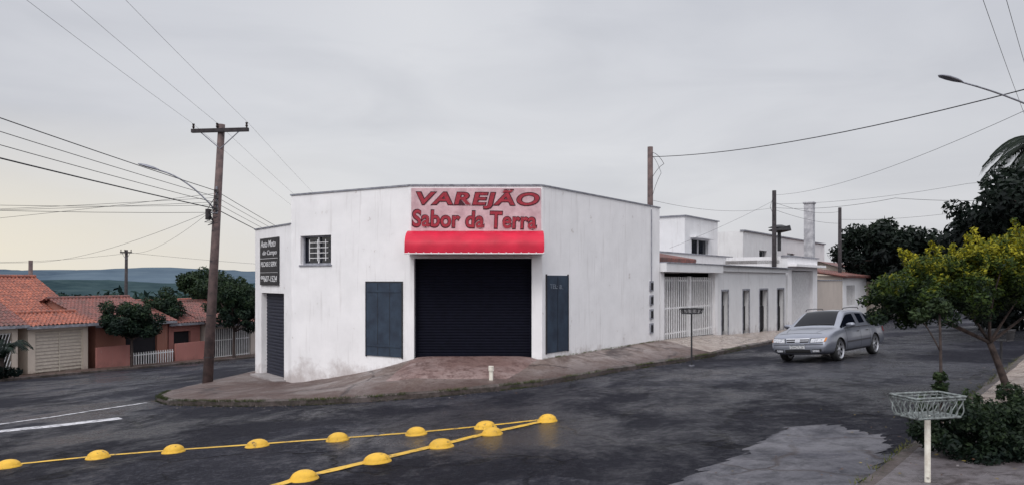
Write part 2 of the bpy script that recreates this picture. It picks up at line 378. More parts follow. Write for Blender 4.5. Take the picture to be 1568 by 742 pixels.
mb=MB(); ribbon(mb,gp([(-60,655),(0,649),(80,638),(150,627),(225,616)]),.17,'wpaint'); mb.obj('road_marking')
mb=MB(); ribbon(mb,gp([(-60,668),(0,660),(90,651),(185,640)]),.50,'wpaint'); mb.obj('road_marking')
mb=MB()
pp=[(985,760),(1090,715),(1150,685),(1215,652),(1290,650),(1345,668),(1372,684),(1345,712),(1310,760)]
pts=gp(pp); out=[]
for i in range(len(pts)):
    a=pts[i]; b=pts[(i+1)%len(pts)]
    for s in range(24):
        f=s/24; x=a[0]*(1-f)+b[0]*f; y=a[1]*(1-f)+b[1]*f; nn=noise.noise(Vector((x*3,y*3,0)))*.26+noise.noise(Vector((x*9,y*9,0)))*.14+noise.noise(Vector((x*24,y*24,0)))*.07
        out.append((x+nn,y+nn*.6,H(x,y)+.010))
mb.face(out,'patch'); mb.obj('road_patch')
def stud(u,v):
    x,y=G(u,v+4); mb=MB(); k=mb.mi('ystud'); r0=.172*random.uniform(.92,1.06); hs=random.uniform(.74,.86); prof=[(1.04,-.005),(1.02,.022),(.93,.03),(.90,.05),(.80,.085),(.62,.115),(.38,.135),(.15,.143)]
    n=20; sd=random.random()*9
    for r,z in prof:
        for j in range(n):
            a=2*math.pi*j/n; rr=r*r0*(1+.05*noise.noise(Vector((math.cos(a)*1.5,math.sin(a)*1.5,sd+z*20)))); xx=x+rr*math.cos(a); yy=y+rr*math.sin(a); mb.v.append((xx,yy,H(xx,yy)+z*hs+.006))
    mb.v.append((x,y,H(x,y)+.147*hs+.006))
    for i in range(len(prof)-1):
        for j in range(n): mb.f.append((i*n+j,i*n+(j+1)%n,(i+1)*n+(j+1)%n,(i+1)*n+j)); mb.m.append(k)
    t=(len(prof)-1)*n
    for j in range(n): mb.f.append((t+j,t+(j+1)%n,len(prof)*n)); mb.m.append(k)
    mb.obj('yellow_road_stud',True,recenter=True)
for u,v in [(12,711),(150,697),(266,688),(394,679),(517,670),(637,661),(743,651),(838,641),(465,730),(577,703),(675,680),(753,661)]: stud(u,v)
# ------------------------------------------------ text helper
def text(name,body,F,a0,a1,b,z0,z1,k,offset=0,shear=0,rot=0,spacing=1,extr=.004):
    cu=bpy.data.curves.new(name,'FONT'); cu.body=body; cu.offset=offset; cu.shear=shear; cu.extrude=extr; cu.space_character=spacing
    o=bpy.data.objects.new(name,cu); col.objects.link(o); bpy.context.view_layer.update()
    me=bpy.data.meshes.new_from_object(o.evaluated_get(bpy.context.evaluated_depsgraph_get()))
    bpy.data.objects.remove(o)
    V=np.array([v.co[:] for v in me.vertices]); mn=V.min(0); mx=V.max(0)
    for v in me.vertices:
        fa=(v.co.x-mn[0])/(mx[0]-mn[0]); fz=(v.co.y-mn[1])/(mx[1]-mn[1])
        z=z0+(z1-z0)*fz+rot*(fa-.5)
        v.co=F(a0+(a1-a0)*fa,b-v.co.z,z)
    me.materials.clear(); me.materials.append(M[k]); o=bpy.data.objects.new(name,me); col.objects.link(o); return o
# ------------------------------------------------ corner shop
A=(-8.9,24.9);B=(-6.85,22.3);C=(-2.85,20.0);D=(.84,20.0);E=wp(7.7)
FBC=Fr(B,(C[0]-B[0],C[1]-B[1])); LBC=math.dist(B,C)
FCD=Fr(C,(1,0)); FDE=WF; FAB=Fr(A,(B[0]-A[0],B[1]-A[1])); LAB=math.dist(A,B)
ZT=2.6; kids=[]
mb=MB()
def rb(r): return LBC-r
win=(rb(4.22),rb(2.95),.46,1.34)
mb.wall(FBC,0,LBC,-4,ZT,[win],'white')
mb.wall(FCD,0,3.69,-3,ZT,[(.12,3.4,-3,.6)],'white',.35)
mb.wall(FDE,0,7.7,-3.4,ZT,[],'white')
mb.wall(FAB,0,LAB,-4.2,1.72,[(.62,2.70,-4.2,-.43)],'white',.25)
Gb=(-8.3,33.5); Fb=(WF(7.7,9,0)[0],WF(7.7,9,0)[1])
FEF=Fr(E,(Fb[0]-E[0],Fb[1]-E[1])); mb.wall(FEF,0,9,-4,ZT,[],'white2')
mb.wall(Fr(Fb,(Gb[0]-Fb[0],Gb[1]-Fb[1])),0,math.dist(Fb,Gb),-5,1.7,[],'white2')
mb.wall(Fr(Gb,(A[0]-Gb[0],A[1]-Gb[1])),0,math.dist(Gb,A),-5,1.72,[],'white2')
H1=(FBC(0,6,0)[0],FBC(0,6,0)[1])
mb.wall(Fr(B,(H1[0]-B[0],H1[1]-B[1])),0,6,1.6,ZT,[],'white2')
kids.append(mb.obj('walls'))
mb=MB(); mb.face([(*p,2.25) for p in (B,C,D,E,Fb,H1)],'conc'); mb.face([(*p,1.55) for p in (A,B,H1,Fb,Gb)],'conc'); kids.append(mb.obj('roof'))
mb=MB()
mb.box(FBC,-.03,LBC+.0,-.03,.2,ZT,ZT+.045,'cap'); mb.box(FCD,.003,3.687,-.03,.2,ZT+.001,ZT+.047,'cap'); mb.box(FDE,0,7.73,-.03,.2,ZT+.002,ZT+.043,'cap'); mb.box(FAB,-.03,LAB-.05,-.03,.2,1.72,1.76,'cap')
kids.append(mb.obj('parapet_cap'))
mb=MB(); w=win
mb.box(FBC,w[0],w[1],.19,.21,w[2],w[3],'glass')
for (a,b,c,d) in ((w[0],w[1],w[2],w[2]+.05),(w[0],w[1],w[3]-.05,w[3]),(w[0],w[0]+.05,w[2]+.05,w[3]-.05),(w[1]-.05,w[1],w[2]+.05,w[3]-.05)): mb.box(FBC,a,b,.12,.17,c,d,'cap')
mb.box(FBC,(w[0]+w[1])/2-.02,(w[0]+w[1])/2+.02,.125,.165,w[2]+.05,w[3]-.05,'gate')
for i in range(1,5):
    z=w[2]+.05+i*(w[3]-w[2]-.1)/5; mb.box(FBC,w[0]+.28,w[1]-.22,.10,.12,z-.009,z+.009,'gate')
for a in (.28,.62,.95): mb.box(FBC,w[0]+a,w[0]+a+.02,.085,.1,w[2]+.12,w[3]-.12,'gate')
mb.box(FBC,w[0]-.04,w[1]+.04,-.03,.02,w[2]-.045,w[2]-.003,'cap')
kids.append(mb.obj('window'))
mb=MB()
p0,p1=rb(1.55),rb(.26)
mb.box(FBC,p0,p1,-.03,.01,-2.17,-.07,'navy')
for a in (p0+.42,p0+.86): mb.box(FBC,a,a+.012,-.036,-.031,-2.15,-.1,'black')
for z in (-1.9,-.35): mb.box(FBC,p0+.03,p1-.03,-.045,-.032,z,z+.05,'navy')
mb.box(FBC,p0-.03,p0,-.04,.01,-2.2,-.04,'black'); mb.box(FBC,p1,p1+.03,-.04,.01,-2.2,-.04,'black'); mb.box(FBC,p0,p1,-.04,.01,-.068,-.04,'black')
kids.append(mb.obj('boarded_window'))
mb=MB(); mb.box(FDE,.20,1.32,-.03,.01,-2.06,.13,'navy'); mb.box(FDE,.75,.762,-.036,-.031,-2.04,.1,'black'); mb.box(FDE,.17,.2,-.04,.01,-2.08,.16,'black'); mb.box(FDE,1.32,1.35,-.04,.01,-2.08,.16,'black')
kids.append(mb.obj('boarded_door'))
kids.append(text('chalk_writing','TEL: 8..',FDE,.35,1.05,-.033,-.25,-.13,'chalk',rot=-.03,extr=.001))
def shutter(F,a0,a1,b,z0,z1,k,p=.11):
    mb=MB(); kk=mb.mi(k); z=z0; 
    while z<z1:
        zz=min(z+p,z1); prof=[(b,z),(b-.012,z+p*.2),(b-.016,z+p*.5),(b-.012,z+p*.8),(b,zz)]
        i=len(mb.v)
        for (bb,q) in prof: q=min(q,z1); mb.v.append(F(a0,bb,q)); mb.v.append(F(a1,bb,q))
        for t in range(4): mb.f.append((i+2*t,i+2*t+1,i+2*t+3,i+2*t+2)); mb.m.append(kk)
        z+=p
    return mb
mb=shutter(FCD,.12,3.4,.33,-2.3,.6,'shutter',.08); mb.box(FCD,.12,.17,.25,.30,-2.3,.6,'shutter'); mb.box(FCD,3.35,3.4,.25,.30,-2.3,.6,'shutter'); mb.box(FCD,.18,3.34,.26,.30,-2.2,-2.12,'shutter'); kids.append(mb.obj('roller_shutter'))
mb=shutter(FAB,.62,2.70,.2,-3.3,-.43,'shutter2'); kids.append(mb.obj('side_roller_shutter'))
mb=MB(); mb.box(FAB,.5,2.85,-.35,.2,-3.6,-3.16,'conc'); kids.append(mb.obj('doorstep'))
mb=MB(); mb.box(FCD,.05,3.66,-.04,.02,1.28,2.54,'signbg'); kids.append(mb.obj('sign_board',bevel=.006))
for nm,of,bb,kk in (('outline',.055,-.046,'signdark'),('letters',.022,-.053,'signred')):
    e=.028 if nm=='outline' else 0
    kids.append(text('sign_'+nm,'VAREJÃO',FCD,.20-e,3.60+e,bb,1.97-e,2.49+e,kk,of,.15,-.03,1.10))
    kids.append(text('sign_'+nm+'_second_line','Sabor da Terra',FCD,.09-e,3.52+e,bb,1.44-e,1.90+e,kk,of*.9,.05,-.07,1.03))
mb=MB(); kk=mb.mi('awning'); n=10; a0,a1=-.02,3.71; prof=[]
for i in range(n+1):
    t=i/n*math.pi/2; prof.append((-.04-.80*math.sin(t)**1.0,1.35-.44*(1-math.cos(t))))
prof+= [(-.85,.80),(-.85,.71)]
seg=48
for (b,z) in prof:
    for j in range(seg+1):
        a=a0+(a1-a0)*j/seg; sag=.022*math.sin(j/seg*math.pi*6)**2+.008*noise.noise(Vector((j*.7,b*4,0))); mb.v.append(FCD(a,b,z-sag*(abs(b)/.85)))
R=seg+1
for i in range(len(prof)-1):
    for j in range(seg): mb.f.append((i*R+j,i*R+j+1,(i+1)*R+j+1,(i+1)*R+j)); mb.m.append(kk)
for a in (a0,a1): mb.face([FCD(a,b,z) for b,z in prof]+[FCD(a,-.04,.72)],'awning')
kids.append(mb.obj('awning_canopy',True))
mb=MB(); mb.tube([FCD(a0,-.84,.70),FCD(a1,-.84,.70)],.018,'gate'); 
for a in (a0+.1,1.2,2.5,a1-.1): mb.tube([FCD(a,-.84,.70),FCD(a,-.02,.74)],.014,'gate')
for i in range(19): mb.box(FCD,a0+.1+i*.2,a0+.13+i*.2,-.858,-.852,.70,.735,'gate')
kids.append(mb.obj('awning_frame'))
mb=MB(); mb.box(FAB,.62,2.32,-.05,-.004,-.17,1.38,'black'); 
for (a,b,c,d) in ((.66,2.28,.70,.715),(.66,2.28,.24,.25)): mb.box(FAB,a,b,-.055,-.0505,c,d,'signwhite')
kids.append(mb.obj('advert_board'))
for (t,z0,z1,x0,x1) in (('Auto Moto',1.08,1.30,.72,2.1),('do Campo',.78,.98,.9,2.2),('PECAS E SERV.',.44,.60,.72,2.2),('99607-1524',-.06,.14,.72,2.2)):
    kids.append(text('advert_text',t,FAB,x0,x1,-.053,z0,z1,'signwhite',.01,.1))
mb=MB()
for z in (-1.9,-1.4,-.9,-.4): mb.box(FDE,6.85,7.1,-.05,.02,z,z+.36,'cap'); mb.box(FDE,6.88,7.07,-.055,-.0505,z+.05,z+.3,'dark')
mb.tube([FDE(6.97,-.03,-.04),FDE(6.97,-.03,2.5)],.018,'cap',6)
kids.append(mb.obj('meter_boxes'))
mb=MB(); mb.box(FDE,7,9.5,3,5,2.2,3.15,'white2'); mb.box(FDE,6.9,9.6,2.9,5.1,3.15,3.22,'cap'); kids.append(mb.obj('roof_hatch'))
group('corner_shop_building',(-1,24,-2.2),kids)
mb=MB(); py=17.55; px=-.029*17.6
mb.tube([(px,py,-2.75),(px,py,-2.12)],.052,'pvc',14); mb.tube([(px,py,-2.22),(px,py,-2.10)],.066,'pvc',14); mb.obj('pvc_pipe_bollard',recenter=True)
# ------------------------------------------------ neighbours on the right
def zg(s): 
    return np.interp(s,[0,8,12,17,24,44,110],[-2.2,-2.2,-2.3,-2.5,-2.72,-3.0,-4.4])
kids=[]
mb=MB()
mb.box(WF,7.8,8.1,0,.3,-2.6,.3,'white'); mb.box(WF,13.3,13.6,0,.3,-2.8,.3,'white')
mb.box(WF,7.8,8.0,.3,5,-2.6,.3,'white2'); mb.box(WF,7.8,13.6,5,5.2,-2.8,1.0,'beige')
mb.box(WF,8.1,13.3,.3,5,-2.75,-2.3,'conc')
kids.append(mb.obj('carport_walls'))
mb=MB(); mb.box(WF,7.75,13.6,-.25,5.2,.3,.62,'white2'); mb.box(WF,7.75,24.1,-.28,0.3,.62,.66,'cap'); kids.append(mb.obj('carport_slab'))
mb=MB()
a=8.14
while a<13.28: mb.box(WF,a,a+.05,.08,.12,-2.2-.02*(a-8),.12,'gate'); a+=.21
for z in (-2.05,-1.1,-.05): mb.box(WF,8.1,13.3,.122,.15,z,z+.06,'gate')
mb.box(WF,10.65,10.78,.05,.15,-2.25,.14,'gate')
kids.append(mb.obj('gate'))
mb=MB()
F2=WF
for i in range(24):
    a=8+.2*i; mb.tube([F2(a,.6,.78),F2(a,4.2,1.42)],.11,'tile2',6)
kids.append(mb.obj('tile_roof'))
mb=MB(); ops=[(14.1,14.9),(16.9,17.8),(19.4,20.7),(22.4,23.6)]
mb.wall(WF,13.6,24,-3.2,.38,[(a,b,-3.2,-.5) for a,b in ops],'white2',.25)
mb.face([WF(24,0,-3.2),WF(24,9,-3.2),WF(24,9,.38),WF(24,0,.38)],'white2')
mb.box(WF,13.6,24.1,-.12,.25,.38,.61,'white2')
for a,b in ops:
    for (c,d,e,f) in ((a-.07,a,-3.1,-.5),(b,b+.07,-3.1,-.5),(a-.07,b+.07,-.5,-.42)): mb.box(WF,c,d,-.02,.05,e,f,'cap')
kids.append(mb.obj('front_wall'))
mb=MB(); mb.box(WF,13.7,23.9,1.6,1.8,-3.2,.36,'dark')
for a,b in ops:
    mb.box(WF,a+.03,b-.03,.18,.22,zg(a)+.1,zg(a)+1.25,'dark')
    for i in range(4): mb.box(WF,a+.05+i*(b-a-.1)/4,a+.08+i*(b-a-.1)/4,.15,.175,zg(a)+.1,-.5,'black')
mb.box(WF,13.6,24,.25,9,.3,.36,'conc')
kids.append(mb.obj('doorways'))
mb=MB(); mb.wall(Fr(wp(11,3.5),(.59,.807)),0,14.5,-.5,1.32,[],'white2'); mb.box(WF,10.95,25.5,3.45,9,1.32,1.38,'cap'); mb.wall(Fr(wp(11,9),(.807,-.59)),0,5.5,-.5,1.32,[],'white2'); kids.append(mb.obj('back_wall'))
group('white_row_house',(*wp(16,2),-2.5),kids)
kids=[]; mb=MB(); FB=Fr(wp(22,5),(.59,.807)); mb.wall(FB,0,5.2,-3,3.6,[(1.0,3.6,1.5,2.35)],'white2',.2)
mb.wall(Fr(wp(22,11),(.807,-.59)),0,6,-3,3.6,[],'white2'); mb.wall(Fr(wp(27.2,5),(-.807,.59)),0,6,-3,3.6,[],'white2'); mb.face([WF(22,5,3.3),WF(27.2,5,3.3),WF(27.2,11,3.3),WF(22,11,3.3)],'conc')
kids.append(mb.obj('walls'))
mb=MB(); mb.box(FB,1.0,3.6,.17,.2,1.5,2.35,'glass'); mb.box(FB,2.27,2.33,.12,.165,1.5,2.35,'gate'); mb.box(FB,.9,3.7,-.06,.1,1.43,1.498,'cap'); mb.box(FB,.8,3.8,-.35,.0,2.42,2.5,'white2'); kids.append(mb.obj('window'))
mb=MB(); mb.box(WF,21.9,27.3,4.9,5.15,3.6,3.66,'cap'); mb.box(WF,21.9,22.15,5.15,11,3.6,3.658,'cap')
ap=WF(27.8,6,0); mb.tube([(ap[0],ap[1],1.2),(ap[0],ap[1],3.2)],.02,'metal',6)
for i in range(5): mb.tube([(ap[0]-.3+.03*i,ap[1],3.15-.07*i),(ap[0]+.3-.03*i,ap[1],3.15-.07*i)],.01,'metal',4)
kids.append(mb.obj('parapet_cap_and_antenna'))
group('two_storey_house',(*wp(24,8),-3),kids)
kids=[]; mb=MB(); mb.wall(WF,24.4,31,-3.4,1.3,[(25.2,29.9,-3.4,.55)],'white',.4); mb.box(WF,24.4,31,.45,6,.9,1.1,'conc'); mb.wall(Fr(wp(24.4,6),(.807,-.59)),0,6,-3.4,1.3,[],'white2'); mb.box(WF,24.3,31.1,-.1,.35,1.3,1.36,'cap'); mb.box(WF,24.3,31.1,-.5,0-.001,.75,.88,'white'); kids.append(mb.obj('walls'))
mb=MB(); a=25.25
while a<29.85: mb.box(WF,a,a+.07,.2,.23,-2.72,.5,'gate'); a+=.13
for z in (-2.6,-1.2,.3): mb.box(WF,25.2,29.9,.235,.27,z,z+.08,'gate')
mb.box(WF,25.2,29.9,.4,.42,-3.2,.55,'conc')
kids.append(mb.obj('garage_gate')); group('portal_house',(*wp(27,3),-2.8),kids)
mb=MB(); mb.box(WF,31.1,38,0,.2,-3.4,-.05,'beige'); mb.box(WF,31.05,38.05,-.04,.24,-.05,.02,'cap'); mb.obj('boundary_wall')
kids=[]; mb=MB(); mb.wall(WF,38.2,47,-3.5,.3,[(39.5,42.5,-1.9,-.4)],'white2',.2); mb.wall(Fr(wp(38.2,8),(.807,-.59)),0,8,-3.5,.3,[],'beige'); kids.append(mb.obj('walls'))
mb=MB(); mb.box(WF,39.5,42.5,.17,.2,-1.9,-.4,'glass')
for i in range(12): mb.box(WF,39.5+i*.25,39.53+i*.25,.02,.05,-1.9,-.4,'gate')
kids.append(mb.obj('barred_window'))
mb=MB()
for i in range(46): mb.tube([WF(38+.2*i,-.4,.25),WF(38+.2*i,4,.9)],.11,'tile2',6)
kids.append(mb.obj('tile_roof')); group('tiled_house',(*wp(42,4),-3),kids)
kids=[]; mb=MB(); FQ=Fr(wp(38,7),(.59,.807)); mb.wall(FQ,0,26,-4,3.7,[(4,6,1.4,2.4),(12,14.5,1.4,2.4)],'white2',.2); mb.wall(Fr(wp(38,17),(.807,-.59)),0,10,-4,3.7,[(5,7,1.2,2.4)],'white2'); mb.face([WF(38,7,3.6),WF(64,7,3.6),WF(64,17,3.6),WF(38,17,3.6)],'conc'); kids.append(mb.obj('walls'))
mb=MB(); mb.box(FQ,3.9,14.6,.19,.22,1.3,2.5,'glass'); mb.box(FQ,-.1,26.1,-.15,.2,3.7,3.8,'cap'); kids.append(mb.obj('windows')); group('large_house',(*wp(50,12),-4),kids)
mb=MB(); FC=Fr((20.7,50),(.59,.807)); mb.box(FC,-.3,.3,-.3,.3,-3,5.25,'chim'); mb.box(FC,-.36,.36,-.36,.36,5.25,5.38,'chim'); mb.obj('chimney_stack',bevel=.02,recenter=True)
mb=MB(); mb.tube([(18.6,50,2.0),(18.6,50,3.25),(18.65,50,3.4),(18.6,50,3.62)],[.12,.12,.75,.72],'black',16); mb.tube([(18.6,50,3.62),(18.6,50,3.8)],[.75,.2],'black',16); mb.obj('water_tank',recenter=True)
for i,(s,w,h,k) in enumerate([(49,10,3.2,'cream'),(61,9,3.6,'white2'),(72,10,3.1,'pink'),(84,12,3.8,'beige')]):
    z=zg(s); mb=MB(); mb.wall(WF,s,s+w,z-1,z+h,[(s+1,s+3.5,z+1,z+2.3),(s+5,s+8,z,z+2.4)],k,.3); mb.box(WF,s+.9,s+8.2,.3,.35,z-.5,z+2.6,'dark')
    mb.face([WF(s-.4,-.6,z+h),WF(s+w+.4,-.6,z+h),WF(s+w+.4,4,z+h+1.5),WF(s-.4,4,z+h+1.5)],'tile2'); mb.face([WF(s-.4,8,z+h),WF(s+w+.4,8,z+h),WF(s+w+.4,4,z+h+1.5),WF(s-.4,4,z+h+1.5)],'tile2')
    mb.face([WF(s,0,z+h),WF(s,8,z+h),WF(s,4,z+h+1.5)],k); mb.face([WF(s,0,z-1),WF(s,8,z-1),WF(s,8,z+h),WF(s,0,z+h)],k)
    mb.obj('row_house')
# ------------------------------------------------ left houses
LD=(.445,.895)
def tiled_slope(mb,F,a0,a1,b0,b1,z0,z1,k,w=.24):
    kk=mb.mi(k); n=int((a1-a0)/w*4); rows=int(abs(math.hypot(b1-b0,z1-z0))/.38)
    i0=len(mb.v)
    for r in range(rows+1):
        for q in (0,1):
            f=(r+(0 if q==0 else .97))/(rows+1) 
            lift=.035 if q==0 else 0
            for j in range(n+1):
                a=a0+(a1-a0)*j/n; hgt=.045*math.cos(2*math.pi*j/4)+.04*noise.noise(Vector((a*.6,f*4,z0)))
                mb.v.append(F(a,b0+(b1-b0)*f,z0+(z1-z0)*f+hgt+lift))
    R=n+1
    for r in range(2*(rows+1)-1):
        for j in range(n): a=i0+r*R+j; mb.f.append((a,a+1,a+R+1,a+R)); mb.m.append(kk)
def lhouse(name,t0,t1,setb,wh,rise,depth,wk,tk,gates):
    P=lk(0,2.4+setb); F=Fr(P,LD); z=H(*lk((t0+t1)/2,2.4+setb))+.15; kids=[]
    top=z+wh; mb=MB()
    mb.wall(F,t0,t1,z-1,top,[(a,b,z-1+.9,z+hh) for a,b,hh,kk in gates],wk,.25)
    mb.face([F(t1,0,z-1),F(t1,depth,z-1),F(t1,depth,top),F(t1,0,top)],wk); mb.face([F(t0,0,z-1),F(t0,depth,z-1),F(t0,depth,top),F(t0,0,top)],wk)
    mb.face([F(t0,0,top),F(t0,depth,top),F(t0,depth/2,top+rise)],wk); mb.face([F(t1,0,top),F(t1,depth,top),F(t1,depth/2,top+rise)],wk)
    mb.face([F(t0,depth,z-1),F(t1,depth,z-1),F(t1,depth,top),F(t0,depth,top)],wk)
    kids.append(mb.obj('walls'))
    mb=MB(); ex=.5; sl=rise/(depth/2)
    tiled_slope(mb,F,t0-.35,t1+.35,-ex,depth/2,top-ex*sl+.05,top+rise+.05,tk); tiled_slope(mb,F,t0-.35,t1+.35,depth+ex,depth/2,top-ex*sl+.05,top+rise+.05,tk)
    mb.tube([F(t0-.35,depth/2,top+rise+.08),F(t1+.35,depth/2,top+rise+.08)],.12,tk,8)
    mb.box(F,t0-.35,t1+.35,-ex-.03,-ex,top-ex*sl-.12,top-ex*sl+.04,'cap')
    kids.append(mb.obj('roof'))
    mb=MB()
    for a,b,hh,kk in gates:
        if kk=='slat':
            mb.box(F,a,b,.14,.16,z-.1,z+hh,'beige'); q=z+.1
            while q<z+hh-.08: mb.box(F,a+.05,b-.05,.10,.138,q,q+.1,'creamgate'); q+=.2
            for x in (a,(a+b)/2,b-.06): mb.box(F,x,x+.06,.07,.099,z,z+hh,'creamgate')
        elif kk=='bars':
            mb.box(F,a,b,.8,.82,z-.1,z+hh,'dark'); x=a+.04
            while x<b: mb.box(F,x,x+.05,.1,.13,z,z+hh,'gate'); x+=.17
            mb.box(F,a,b,.131,.15,z+.1,z+.16,'gate'); mb.box(F,a,b,.131,.15,z+hh*.6,z+hh*.6+.06,'gate')
        elif kk=='diag':
            mb.box(F,a,b,.8,.82,z-.1,z+hh,'dark'); x=a-hh*.0
            while x<b: 
                mb.tube([F(x,.11,z),F(min(b,x+.7),.11,z+hh*min(1,(b-x)/.7))],.03,'gate',4); x+=.17
            mb.box(F,a,b,.131,.15,z+.05,z+.12,'gate'); mb.box(F,a,b,.131,.15,z+hh-.08,z+hh,'gate')
        elif kk=='dark': mb.box(F,a,b,.2,.22,z-.1,z+hh,'dark')
    kids.append(mb.obj('gates'))
    group(name,F((t0+t1)/2,depth/2,z),kids)
lhouse('tiled_bungalow',-8,1.5,.2,2.9,1.1,5,'cream','tile2',[(-6.8,-3,2.3,'bars'),(-1.4,1.2,2.3,'diag')])
lhouse('tiled_bungalow',2.1,5.6,.3,2.9,.5,3.6,'cream','tile',[(2.5,5.3,2.45,'slat')])
lhouse('tiled_bungalow',-6,7.3,4.2,3.3,2.5,10,'cream','tile',[])
lhouse('tiled_bungalow',6.3,11.4,.6,2.9,1.4,9,'brick','tile2',[(8.3,10.6,2.2,'dark')])
lhouse('tiled_bungalow',11.8,14.4,1.0,2.8,1.2,8,'pink','tile2',[(12.2,13.6,2.1,'dark')])
lhouse('tiled_bungalow',14.6,22,.5,2.7,1.4,8,'beige','tile2',[(14.9,18.7,2.2,'bars')])
lhouse('tiled_bungalow',4,16,16,3.0,1.8,10,'brick','tile2',[])
lhouse('tiled_bungalow',18,29,15,3.0,2.0,10,'white2','tile',[])
lhouse('tiled_bungalow',-12,-2,22,4.2,2.0,10,'beige','tile2',[])
mb=MB(); F=Fr(lk(0,2.3),LD); z=H(*lk(8,2.3)); mb.box(F,5.9,8.1,0,.15,z-.6,z+1.5,'pink'); mb.box(F,11.5,14.4,0,.15,z-.9,z+1.3,'pink'); mb.obj('garden_wall')
mb=MB(); a=8.2
while a<11.4: mb.box(F,a,a+.05,.05,.09,z-.2,z+.95,'gate'); a+=.18
mb.box(F,8.2,11.4,.092,.12,z+.75,z+.82,'gate'); mb.box(F,8.1,11.45,0,.14,z-.8,z+.1,'white2'); mb.obj('white_picket_fence')
# ------------------------------------------------ poles and wires
def ppole(name,x,y,ztop,r0,r1,k,arm=None,extra=None,lean=.10):
    z=H(x,y); mb=MB()
    mb.tube([(x-lean,y,z-.2),(x,y,ztop)],[r0,r1],k,12)
    kids=[mb.obj('shaft',True)]
    if arm:
        mb=MB(); dx,dy,L=arm; zz=ztop-.28
        Fa=Fr((x,y),(dx,dy)); mb.box(Fa,-L/2,L/2,-.17,-.06,zz,zz+.12,'woodpole'); 
        mb.tube([Fa(-L/3,-.12,zz),Fa(0,-.1,zz-.55)],.018,'metal',5); mb.tube([Fa(L/3,-.12,zz),Fa(0,-.1,zz-.55)],.018,'metal',5)
        for a in (-L/2+.06,-.1,L/2-.06): mb.tube([Fa(a,-.11,zz+.12),Fa(a,-.11,zz+.2),Fa(a,-.11,zz+.22),Fa(a,-.11,zz+.30)],[.015,.05,.03,.045],'insul',8)
        kids.append(mb.obj('crossarm'))
    if extra: kids+=extra
    group(name,(x,y,z),kids)
px,py=-9.74,24.1
mb=MB()
qx=px-.11
for z in (2.95,2.75,2.55,2.35): mb.box(Fr((qx,py),(1,0)),-.06,.06,-.22,-.12,z-.05,z+.05,'insul')
mb.box(Fr((qx,py),(1,0)),-.03,.03,-.16,-.11,2.2,3.1,'metal'); mb.tube([(qx-.3,py-.1,2.0),(qx-.3,py-.1,2.35)],.09,'woodpole',10); mb.tube([(qx,py-.12,2.2),(qx-.3,py-.1,2.25)],.02,'metal',6)
for z in (-2.6,-1.2,.6,1.6): 
    cxx=px-.49*(5.2-z)/8.9; mb.tube([(cxx,py,z),(cxx,py,z+.04)],.17-.008*(z+3),'woodpole',12)
for i in range(6):
    a=i*1.3; mb.tube([(qx+.05,py-.17,2.9-.2*i),(qx-.25+.1*math.sin(a),py-.3,2.3-.1*i),(qx-.1,py-.15,1.9)],.012,'wire',5)
ex=[mb.obj('rack')]
ppole('utility_pole',px,py,5.2,.17,.11,'concpole',(1,-.12,2.0),ex,.49)
ppole('utility_pole',-13.4,62,3.1,.17,.11,'concpole',(1,-.12,2.0))
ppole('utility_pole',-32.2,60,2.5,.16,.11,'woodpole',(1,.2,.9))
ppole('utility_pole',-33.5,50,1.35,.15,.13,'concpole')
ppole('utility_pole',5.58,29,5.35,.13,.11,'concpole',lean=0)
ppole('utility_pole',14.6,40,4.95,.14,.11,'woodpole',lean=0)
ppole('utility_pole',25.1,55,5.5,.15,.12,'woodpole',lean=0)
ppole('utility_pole',11.1,14.0,6.0,.16,.11,'concpole',(1,-.8,2.0),lean=0)
def lamp(x,y,z,hx,hy,hz,up,sc=1):
    mb=MB(); a=Vector((x,y,z)); h=Vector((hx,hy,hz)); mid=a*.5+h*.5+Vector((0,0,up)); pts=[]
    for i in range(9):
        t=i/8; pts.append(a*(1-t)**2+mid*2*t*(1-t)+h*t*t)
    mb.tube(pts,.024*sc,'metal',8); arm=mb.obj('arm',True)
    d=(pts[-1]-pts[-2]).normalized(); mb=MB(); p=pts[-1]
    sec=[(0,.035,.035),(.08,.07,.05),(.2,.11,.065),(.42,.13,.07),(.6,.11,.05),(.68,.03,.02)]; k=mb.mi('metal'); n=12
    side=d.cross(Vector((0,0,1))).normalized(); u=side.cross(d)
    for s,w,hh in sec:
        for j in range(n):
            t=2*math.pi*j/n; cc=math.sin(t); mb.v.append(tuple(p+d*s*sc+side*w*sc*math.cos(t)+u*hh*sc*(cc if cc>0 else cc*.4)))
    for i in range(len(sec)-1):
        for j in range(n): mb.f.append((i*n+j,i*n+(j+1)%n,(i+1)*n+(j+1)%n,(i+1)*n+j)); mb.m.append(k)
    mb.f.append(tuple(range(n))); mb.m.append(k); mb.f.append(tuple((len(sec)-1)*n+j for j in range(n))); mb.m.append(k)
    group('street_lamp',tuple(a),[arm,mb.obj('lamp_head',True)])
lamp(qx-.05,py-.1,2.3,qx-1.85,py-.3,3.62,.45)
lamp(11.0,14.0,2.95,8.78,14.0,3.84,.15,.72)
def wire(pts3,r=.009,sag=.4,name='power_cable'):
    mb=MB()
    for a,b in zip(pts3[:-1],pts3[1:]):
        a=Vector(a);b=Vector(b); P=[a.lerp(b,t/16)-Vector((0,0,sag*4*(t/16)*(1-t/16))) for t in range(17)]
        mb.tube(P,r,'wire',4)
    mb.obj(name,recenter=True)
for dx in (-.94,-.1,.94):
    wire([(px+dx*1.0+4.8,-10,6.2),(px+dx,py-.11,5.22),(-13.4+dx,62,3.1)],.0045,.25)
for i,z in enumerate((2.95,2.75,2.55,2.35)):
    wire([(px-.3-.25*i,-12,4.3-.35*i),(qx,py-.2,z),(-13.4,62,1.3-.2*i)],.008+.008*(i==3)+.003*(i==0),.25)
